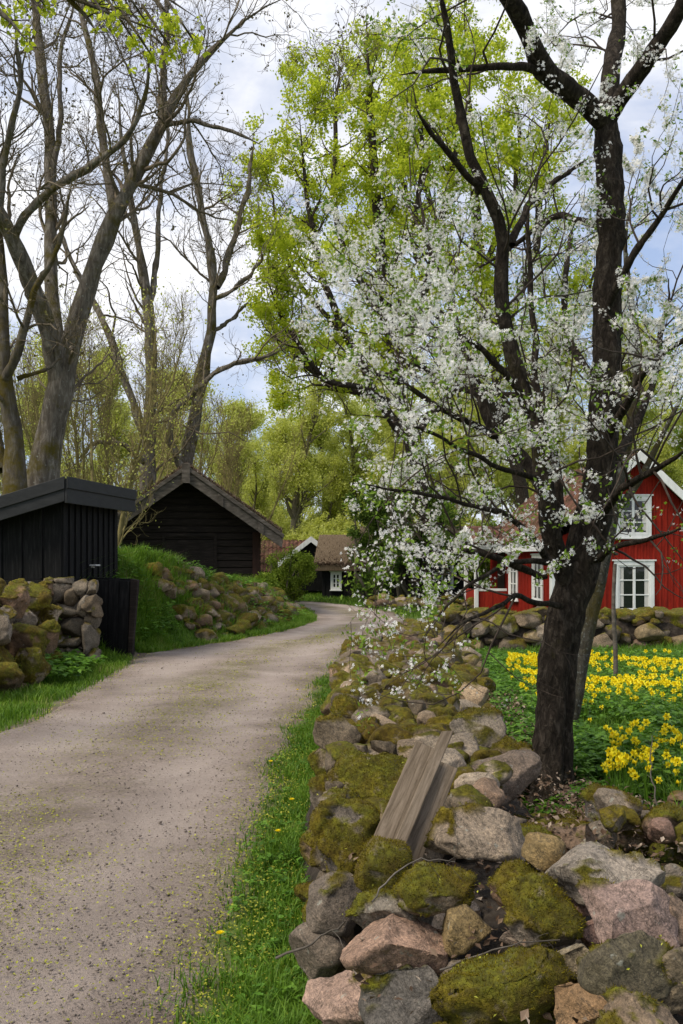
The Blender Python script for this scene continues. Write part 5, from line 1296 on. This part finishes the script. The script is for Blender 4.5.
P = scatter(7000, -7, -1, 12, 31, rg, None, lambda x, y: (rl(y) - x > .35) & (n2(x, y, .8, 48) > .5) & ~((y > 20.4) & (np.interp(y, TOE_Y, TOE_X) - x < 1.3) & (rng_(x) < .8)) & ((x > np.interp(y, TOE_Y, TOE_X) - .1) | (y > 18)))
V, Fs, rn = herbs(P, .16 + .16 * rg.random(len(P)), .1, rg, 4)
tag(obj_np('weeds', V, Fs, M['herb'], attrs={'rnd': rn}), 'broad leaved weeds on the grassy bank left of the road', 'weeds', kind='stuff')
P = scatter(420, -1, .0, 3, 17, rg, 1.3, lambda x, y: (x - rr_(y) > .1) & (x < wall_x(y)[0] + .05))
V, Fs, rn = herbs(P, .04 + .05 * rg.random(len(P)), .028, rg, 5)
tag(obj_np('weeds', V, Fs, M['herb'], attrs={'rnd': rn}), 'small weeds in the verge beside the wall foot', 'weeds', kind='stuff')

# daffodils
def daffodil(rg, scale=1.):
    a = rg.uniform(-.8, .8); h = .3 * rg.uniform(.85, 1.15)
    pl = resample([[0, 0, 0, .003], [.005, 0, h * .6, .0028], [.01, .0, h, .0025], [.02, -.012, h + .005, .0025]], 7)
    V, Fq = tubes(pl[None, :, :3], pl[None, :, 3], 4)
    n = 4; B, Fs, rn = blades(np.stack([rg.normal(size=n) * .012, rg.normal(size=n) * .012, np.zeros(n)], -1), .27, .005, .35, rg)
    SV = np.concatenate([V, B]); SF = [np.concatenate([Fq, Fs[0] + len(V)]), Fs[1] + len(V)]
    # head looks towards the light, roughly -y and a little up
    hd = pl[-1, :3]; Nn = np.array([math.sin(a) * .8, -.85, .25]); Nn /= np.linalg.norm(Nn)
    U = np.cross(Nn, [0, 0, 1]); U /= np.linalg.norm(U); W = np.cross(U, Nn)
    HV = []; HF = []
    for k in range(6):
        t = k * math.pi / 3
        for da, r, dep in ((0, .003, 0), (-.46, .021, .004), (0, .031, .001), (.46, .021, .004)):
            HV.append(hd + (U * math.cos(t + da) + W * math.sin(t + da)) * r + Nn * dep)
        HF.append([4 * k, 4 * k + 1, 4 * k + 2, 4 * k + 3])
    S = 10; b0 = len(HV)
    for z, r in ((.0, .008), (.018, .01), (.026, .015)):
        for j in range(S):
            t = j * 2 * math.pi / S; HV.append(hd + (U * math.cos(t) + W * math.sin(t)) * r + Nn * z)
    for l in range(2):
        for j in range(S): HF.append([b0 + l * S + j, b0 + l * S + (j + 1) % S, b0 + (l + 1) * S + (j + 1) % S, b0 + (l + 1) * S + j])
    HV = np.array(HV); rn2 = np.concatenate([np.repeat(rg.random(6), 4), np.full(len(HV) - b0, .05)])
    return SV * scale, SF, HV * scale, np.array(HF), rn2, np.concatenate([np.full(len(V), .5), rn * .6])
GD = 'yellow daffodils in the garden'
variants = []
for v in range(5):
    SV, SF, HV, HF, rn2, rs = daffodil(rg)
    variants.append((mesh_np('stem', SV, SF, attrs={'rnd': rs}, mats=[M['grass']]), mesh_np('flower', HV, HF, attrs={'rnd': rn2}, mats=[M['yellow']]), (SV, SF, HV, HF, rn2, rs)))
def clumpy(n, x0, x1, y0, y1, thr, seed, s=1.6):
    x = rg.uniform(x0, x1, n); y = rg.uniform(y0, y1, n); k = n2(x, y, s, seed) > thr
    return np.stack([x[k], y[k], H(x[k], y[k])], -1)
near = clumpy(900, 1.4, 2.7, 4.9, 6.7, .4, 55, 2.2); near = near[(near[:, 0] > .255 * near[:, 1] + .05) & (near[:, 0] < .385 * near[:, 1])]
far = np.concatenate([clumpy(1500, 1.75, 5.2, 8.2, 13.2, .42, 56, 1.3), clumpy(260, 1.6, 5.2, 7.6, 13.6, .3, 57, 2)]); far = far[far[:, 0] > .165 * far[:, 1]]
lw = rg.random(len(far)) < .9
far = far[lw]; far = far[np.argsort(far[:, 1])]
near = near[:130]
indiv = np.concatenate([near, far[:max(0, 295 - len(near))]]); rest = far[max(0, 295 - len(near)):]
print('daffodils', len(near), len(far), len(rest))
for i, p in enumerate(indiv):
    st_, fl, _ = variants[i % 5]; s = rg.uniform(.68, .98); rz = rg.normal() * 1.2
    isnear = i < len(near)
    lb = 'yellow daffodil in the near clump right of the cherry trunk' if isnear else 'yellow daffodil in the wide patch in front of the house wall'
    r = empty('daffodil', p, lb, 'flower', GD if isnear else 'yellow daffodils in the wide garden patch', rz); r.scale = (s, s, s)
    link(bpy.data.objects.new('stem', st_), r); link(bpy.data.objects.new('flower', fl), r)
if len(rest):
    Vs = []; Fl = []; Rn = []; mi = []; off = 0
    hv = []; hf = []; hr = []; ho = 0
    for i, p in enumerate(rest):
        SV, SF, HV, HF, rn2, rs = variants[i % 5][2]; a = rg.normal() * .9; ca, sa = math.cos(a), math.sin(a); Rm = np.array([[ca, -sa, 0], [sa, ca, 0], [0, 0, 1]])
        hv.append(HV @ Rm.T + p); hf.append(HF + ho); hr.append(rn2); ho += len(HV)
    tag(obj_np('daffodils', np.concatenate(hv), np.concatenate(hf), M['yellow'], attrs={'rnd': np.concatenate(hr)}), 'mass of yellow daffodils farthest back before the house wall', 'flowers', kind='stuff')

# dandelions in the verge
def dandelion(px, py, label):
    d = EYE * F / (py - HZ); x = (px - CX) / F * d; z = float(H(x, d))
    r = empty('dandelion', (x, d, z), label, 'flower')
    pl = resample([[0, 0, 0, .0025], [.004, 0, .05, .0025], [.006, -.004, .075, .0022]], 5); V, Fq = tubes(pl[None, :, :3], pl[None, :, 3], 5)
    obj_np('stem', V, Fq, M['grass'], r, attrs={'rnd': np.full(len(V), .6)})
    n = 60; k = np.arange(n); a = k * 2.4; rad = .02 * np.sqrt((k + 1) / n); c = pl[-1, :3]
    D = np.stack([np.cos(a), np.sin(a), 0 * a], -1); S = np.stack([-np.sin(a), np.cos(a), 0 * a], -1)
    tip = c + D * rad[:, None] + np.array([0, 0, .012]) - np.array([0, 0, 1])[None] * (rad[:, None] ** 2) * 18; b0 = c + D * rad[:, None] * .3
    V = np.stack([b0 - S * .0018, b0 + S * .0018, tip + S * .002, tip - S * .002], 1).reshape(-1, 3)
    obj_np('flower', V, np.arange(4 * n).reshape(-1, 4), M['yellow'], r, attrs={'rnd': np.repeat(rg.random(n), 4)})
dandelion(219, 951, 'yellow dandelion nearest the camera in the verge'); dandelion(291, 811, 'yellow dandelion halfway up the verge beside the mossy wall'); dandelion(277, 844, 'small yellow dandelion at the middle of the verge grass')
dandelion(270, 771, 'yellow dandelion at the road edge of the verge'); dandelion(297, 693, 'yellow dandelion far along the verge')

# ------------------------------------------------------------------ debris
rg = np.random.default_rng(131)
def flakes(P, size, rg, flat=.35):
    n = len(P); Nn = np.stack([rg.normal(size=n) * flat, rg.normal(size=n) * flat, np.ones(n)], -1); Nn /= np.linalg.norm(Nn, axis=1, keepdims=True)
    U = np.cross(Nn, rg.normal(size=(n, 3))); U /= np.linalg.norm(U, axis=1, keepdims=True); W = np.cross(Nn, U)
    s = (size * rg.uniform(.5, 1.4, n))[:, None]; a = rg.uniform(.3, .7, n)[:, None]
    V = np.stack([P - U * s, P - W * s * a + Nn * s * .2, P + U * s, P + W * s * a + Nn * s * .25], 1).reshape(-1, 3)
    return V, np.arange(4 * n).reshape(-1, 4), np.repeat(rg.random(n), 4)
def on_road(n, y0=2.2, y1=24, p=1.5):
    u = rg.random(n); y = (y0 ** (1 - p) + u * (y1 ** (1 - p) - y0 ** (1 - p))) ** (1 / (1 - p)); t = rg.random(n) * 1.12 - .02
    x = rl(y) + (rr_(y) + .15 - rl(y)) * t
    return x, y, t
x, y, t = on_road(90000)
dn = n2(x, y, .8, 61); k = rg.random(len(x)) < (sstep(.40, .62, dn) * .7 * np.exp(-((t - .52) / .22) ** 2) + .6 * sstep(.8, 1.0, t) + .35 * sstep(.1, 0, t) + .02)
z = np.where(t > .98, H(x, y) + .03, .022)
V, Fq, rn = flakes(np.stack([x, y, z + .004], -1)[k], .005 + .00055 * y[k], rg)
tag(obj_np('bud_scales', V, Fq, M['bud'], attrs={'rnd': rn}), 'yellow green fallen maple bud scales strewn over the road', 'leaf litter', kind='stuff')
# scales caught in the verge grass, too
P = scatter(2600, -.75, -.1, 2.6, 14, rg, 1.4, lambda x, y: (x > rr_(y) - .1) & (x < wall_x(y)[0]))
P[:, 2] += rg.uniform(.01, .06, len(P)); V, Fq, rn = flakes(P, .006, rg, .8)
tag(obj_np('bud_scales', V, Fq, M['bud'], attrs={'rnd': rn}), 'yellow green bud scales caught in the verge grass', 'leaf litter', kind='stuff')
# pebbles
x, y, t = on_road(24000, 2.2, 20, 1.8); k = (t < .98) & (t > .02); x, y = x[k], y[k]
V0, F0 = ico(1); n = len(x); s = rg.gamma(1.6, .0013, n) + .0015
jit = 1 + .25 * rg.normal(size=(n, len(V0), 1))
V = (V0[None] * jit * np.array([1, 1, .6])) * s[:, None, None] + np.stack([x, y, np.full(n, .02)], -1)[:, None]
Fq = (np.arange(n)[:, None, None] * len(V0) + F0[None]).reshape(-1, 3)
tag(obj_np('pebbles', V.reshape(-1, 3), Fq, M['gravel_stone'], smooth=True), 'small pebbles lying loose on the gravel road', 'gravel', kind='stuff')
# dry leaves between the wall stones, and bud scales on the moss
n = 17000; y = rg.uniform(2.1, 9, n); l, r_ = wall_x(y); x = l + .15 + (r_ + .2 - l) * rg.random(n) ** .7; z = wall_top(y) - rg.uniform(.02, .16, n) - .1 * sstep(r_ - .4, r_, x)
z = np.maximum(z, H(x, y) + .02); z = np.where((y < 6) & (x > .25), np.maximum(z, .485 + .05 * rg.random(n) - .16 * sstep(.95, 1.3, x) * (y > 4.3)), z)
k = rg.random(n) < .25 + .75 * sstep(.45, .6, n2(x, y, 1.4, 71)); V, Fq, rn = flakes(np.stack([x, y, z], -1)[k], .014, rg, .6)
tag(obj_np('leaf_litter', V, Fq, M['litter'], attrs={'rnd': rn}), 'dry brown leaves lying between the stones of the wall', 'leaf litter', kind='stuff')
n = 2600; P = []
for it in main.items:
    if it['c'][1] < 9 and it['moss'] > .3:
        m_ = int(18 * max(it['size']) / .15); q = rg.normal(size=(m_, 3)); q /= np.linalg.norm(q, axis=1, keepdims=True); q[:, 2] = np.abs(q[:, 2]); P.append(it['c'] + q * np.array(it['size']) * .93)
P = np.concatenate(P); V, Fq, rn = flakes(P, .005, rg, .8)
tag(obj_np('bud_scales', V, Fq, M['bud'], attrs={'rnd': rn}), 'yellow green bud scales scattered on the mossy wall stones', 'leaf litter', kind='stuff')

# weathered planks leaning on the wall
def plank(label, p0, p1, w, th, seed, split=False):
    p0 = Vector(p0); p1 = Vector(p1); rgp = random.Random(seed)
    t = (p1 - p0); L = t.length; t.normalize(); side = Vector((1, .25, 0)); side = (side - t * side.dot(t)).normalized(); n = side.cross(t)
    if n.y > 0: n = -n
    K = 14; vs = []; fs = []
    for k in range(K + 1):
        f = k / K; ww = w * (1 + .02 * rgp.uniform(-1, 1)); z = L * f; bend = .006 * math.sin(f * 3)
        for sx, sy in ((-1, -1), (1, -1), (1, 1), (-1, 1)):
            e = 0
            if k == K: e = rgp.uniform(-.012, .01) + (.02 if sx > 0 and split else 0)
            vs.append((sx * ww / 2, sy * th / 2 + bend, z + e))
    for k in range(K):
        for j in range(4): a = 4 * k + j; b_ = 4 * k + (j + 1) % 4; fs.append((a, b_, b_ + 4, a + 4))
    fs.append((3, 2, 1, 0)); fs.append((4 * K, 4 * K + 1, 4 * K + 2, 4 * K + 3))
    me = bpy.data.meshes.new('weathered_plank'); me.from_pydata(vs, [], fs); me.materials.append(M['plank'])
    bm = bmesh.new(); bm.from_mesh(me); bmesh.ops.recalc_face_normals(bm, faces=bm.faces); bm.to_mesh(me); bm.free()
    o = bpy.data.objects.new('weathered_plank', me); COL.objects.link(o)
    Mr = Matrix((side, n, t)).transposed().to_4x4(); Mr.translation = p0; o.matrix_world = Mr
    m = o.modifiers.new('bevel', 'BEVEL'); m.width = .004; m.segments = 2
    tag(o, label, 'plank')
    return o
dP = 3.55
plank('wide weathered plank leaning leftmost on the wall stones', at(383, 846, dP - .05), at(425, 748, dP + .3), .088, .022, 1)
plank('weathered plank behind the wide one, lower and to its right', at(408, 866, dP + .0), at(448, 766, dP + .34), .078, .022, 2)
plank('narrow splintered batten lying along the wide plank', at(397, 850, dP - .1), at(446, 735, dP + .25), .042, .028, 3, True)
# twigs lying on the stones
def twig(label, pts, r, seed):
    rgt = np.random.default_rng(seed); q = resample([[*p, r * (1 - .6 * i / len(pts))] for i, p in enumerate(pts)], 14); q[1:-1, :3] += rgt.normal(size=(12, 3)) * r * .8
    P = q[None, :, :3]; Rr = q[None, :, 3]; b, rr = grow(P, Rr, 5, .05, .18, 5, rgt, (.4, .9), .0, .2, .3, .6, .01, .4, .001)
    V, Fq = join([tubes(P, Rr, 6)] + ([tubes(b, rr, 4)] if len(b) else []))
    c = q[0, :3]; tag(obj_np('dry_twig', V - c, Fq, M['weathered'], loc=c, smooth=True), label, 'twig')
twig('dry grey twig sticking out over the verge from the wall foot', [at(276, 958, 3.35), at(305, 948, 3.3), at(320, 938, 3.28), at(345, 922, 3.2)], .005, 1)
twig('thin dry twig lying between the mossy stones under the planks', [at(372, 902, 3.0), at(395, 872, 3.1), at(420, 858, 3.15), at(455, 862, 3.15)], .003, 2)
twig('long thin dry twig across the stones below the olive boulder', [at(440, 970, 2.75), at(475, 955, 2.75), at(510, 945, 2.7), at(560, 940, 2.7)], .003, 3)
twig('pale dead stem standing at the garden edge of the wall', [at(664, 835, 4.2), at(655, 800, 4.25), at(650, 770, 4.3), at(652, 735, 4.3)], .004, 4)

# ------------------------------------------------------------------ light, sky, camera
w = bpy.data.worlds.new('World'); SC.world = w; w.use_nodes = True
nt = w.node_tree; bg = nt.nodes['Background']
SUN_EL, SUN_AZ = R(52), R(-120)     # azimuth clockwise from +Y: from behind left
sky = node(nt, 'ShaderNodeTexSky', sky_type='NISHITA'); sky.sun_disc = False; sky.sun_elevation = SUN_EL; sky.sun_rotation = SUN_AZ
tc = node(nt, 'ShaderNodeTexCoord'); mp = node(nt, 'ShaderNodeMapping'); mp.inputs['Scale'].default_value = (1.0, 1.0, 2.6); mp.inputs['Location'].default_value = (.35, .2, .1)
nt.links.new(tc.outputs['Generated'], mp.inputs['Vector'])
cf = noise_node(nt, mp.outputs[0], 2.1, 8, .58, .3)
cm = ramp(nt, cf, [(.40, (0, 0, 0)), (.57, (1, 1, 1))])
cc = ramp(nt, noise_node(nt, mp.outputs[0], 4.2, 6, .6), [(.32, (5.6, 6.0, 7.2)), (.62, (10.0, 10.0, 10.2))])
blue = mixc(nt, .5, sky.outputs[0], (5.2, 6.4, 9.4))
col = mixc(nt, cm, blue, cc)
nt.links.new(col, bg.inputs['Color']); bg.inputs['Strength'].default_value = .095
sun = bpy.data.lights.new('sun', 'SUN'); sun.energy = 3.1; sun.angle = R(18); sun.color = (1, .91, .78)
so = bpy.data.objects.new('sun', sun); COL.objects.link(so)
dv = Vector((math.sin(SUN_AZ) * math.cos(SUN_EL), math.cos(SUN_AZ) * math.cos(SUN_EL), math.sin(SUN_EL)))
so.rotation_euler = dv.to_track_quat('Z', 'Y').to_euler()
cam = bpy.data.cameras.new('camera'); cam.sensor_fit = 'VERTICAL'; cam.sensor_height = 36; cam.lens = 35; cam.shift_y = (HZ - 512) / 1024; cam.clip_end = 2000; cam.clip_start = .05
co = bpy.data.objects.new('camera', cam); COL.objects.link(co); co.location = (0, 0, EYE); co.rotation_euler = (R(90), 0, 0)
SC.camera = co
SC.render.resolution_x = 683; SC.render.resolution_y = 1024
vs = SC.view_settings; vs.view_transform = 'Standard'; vs.look = 'None'; vs.exposure = .33; vs.gamma = 1
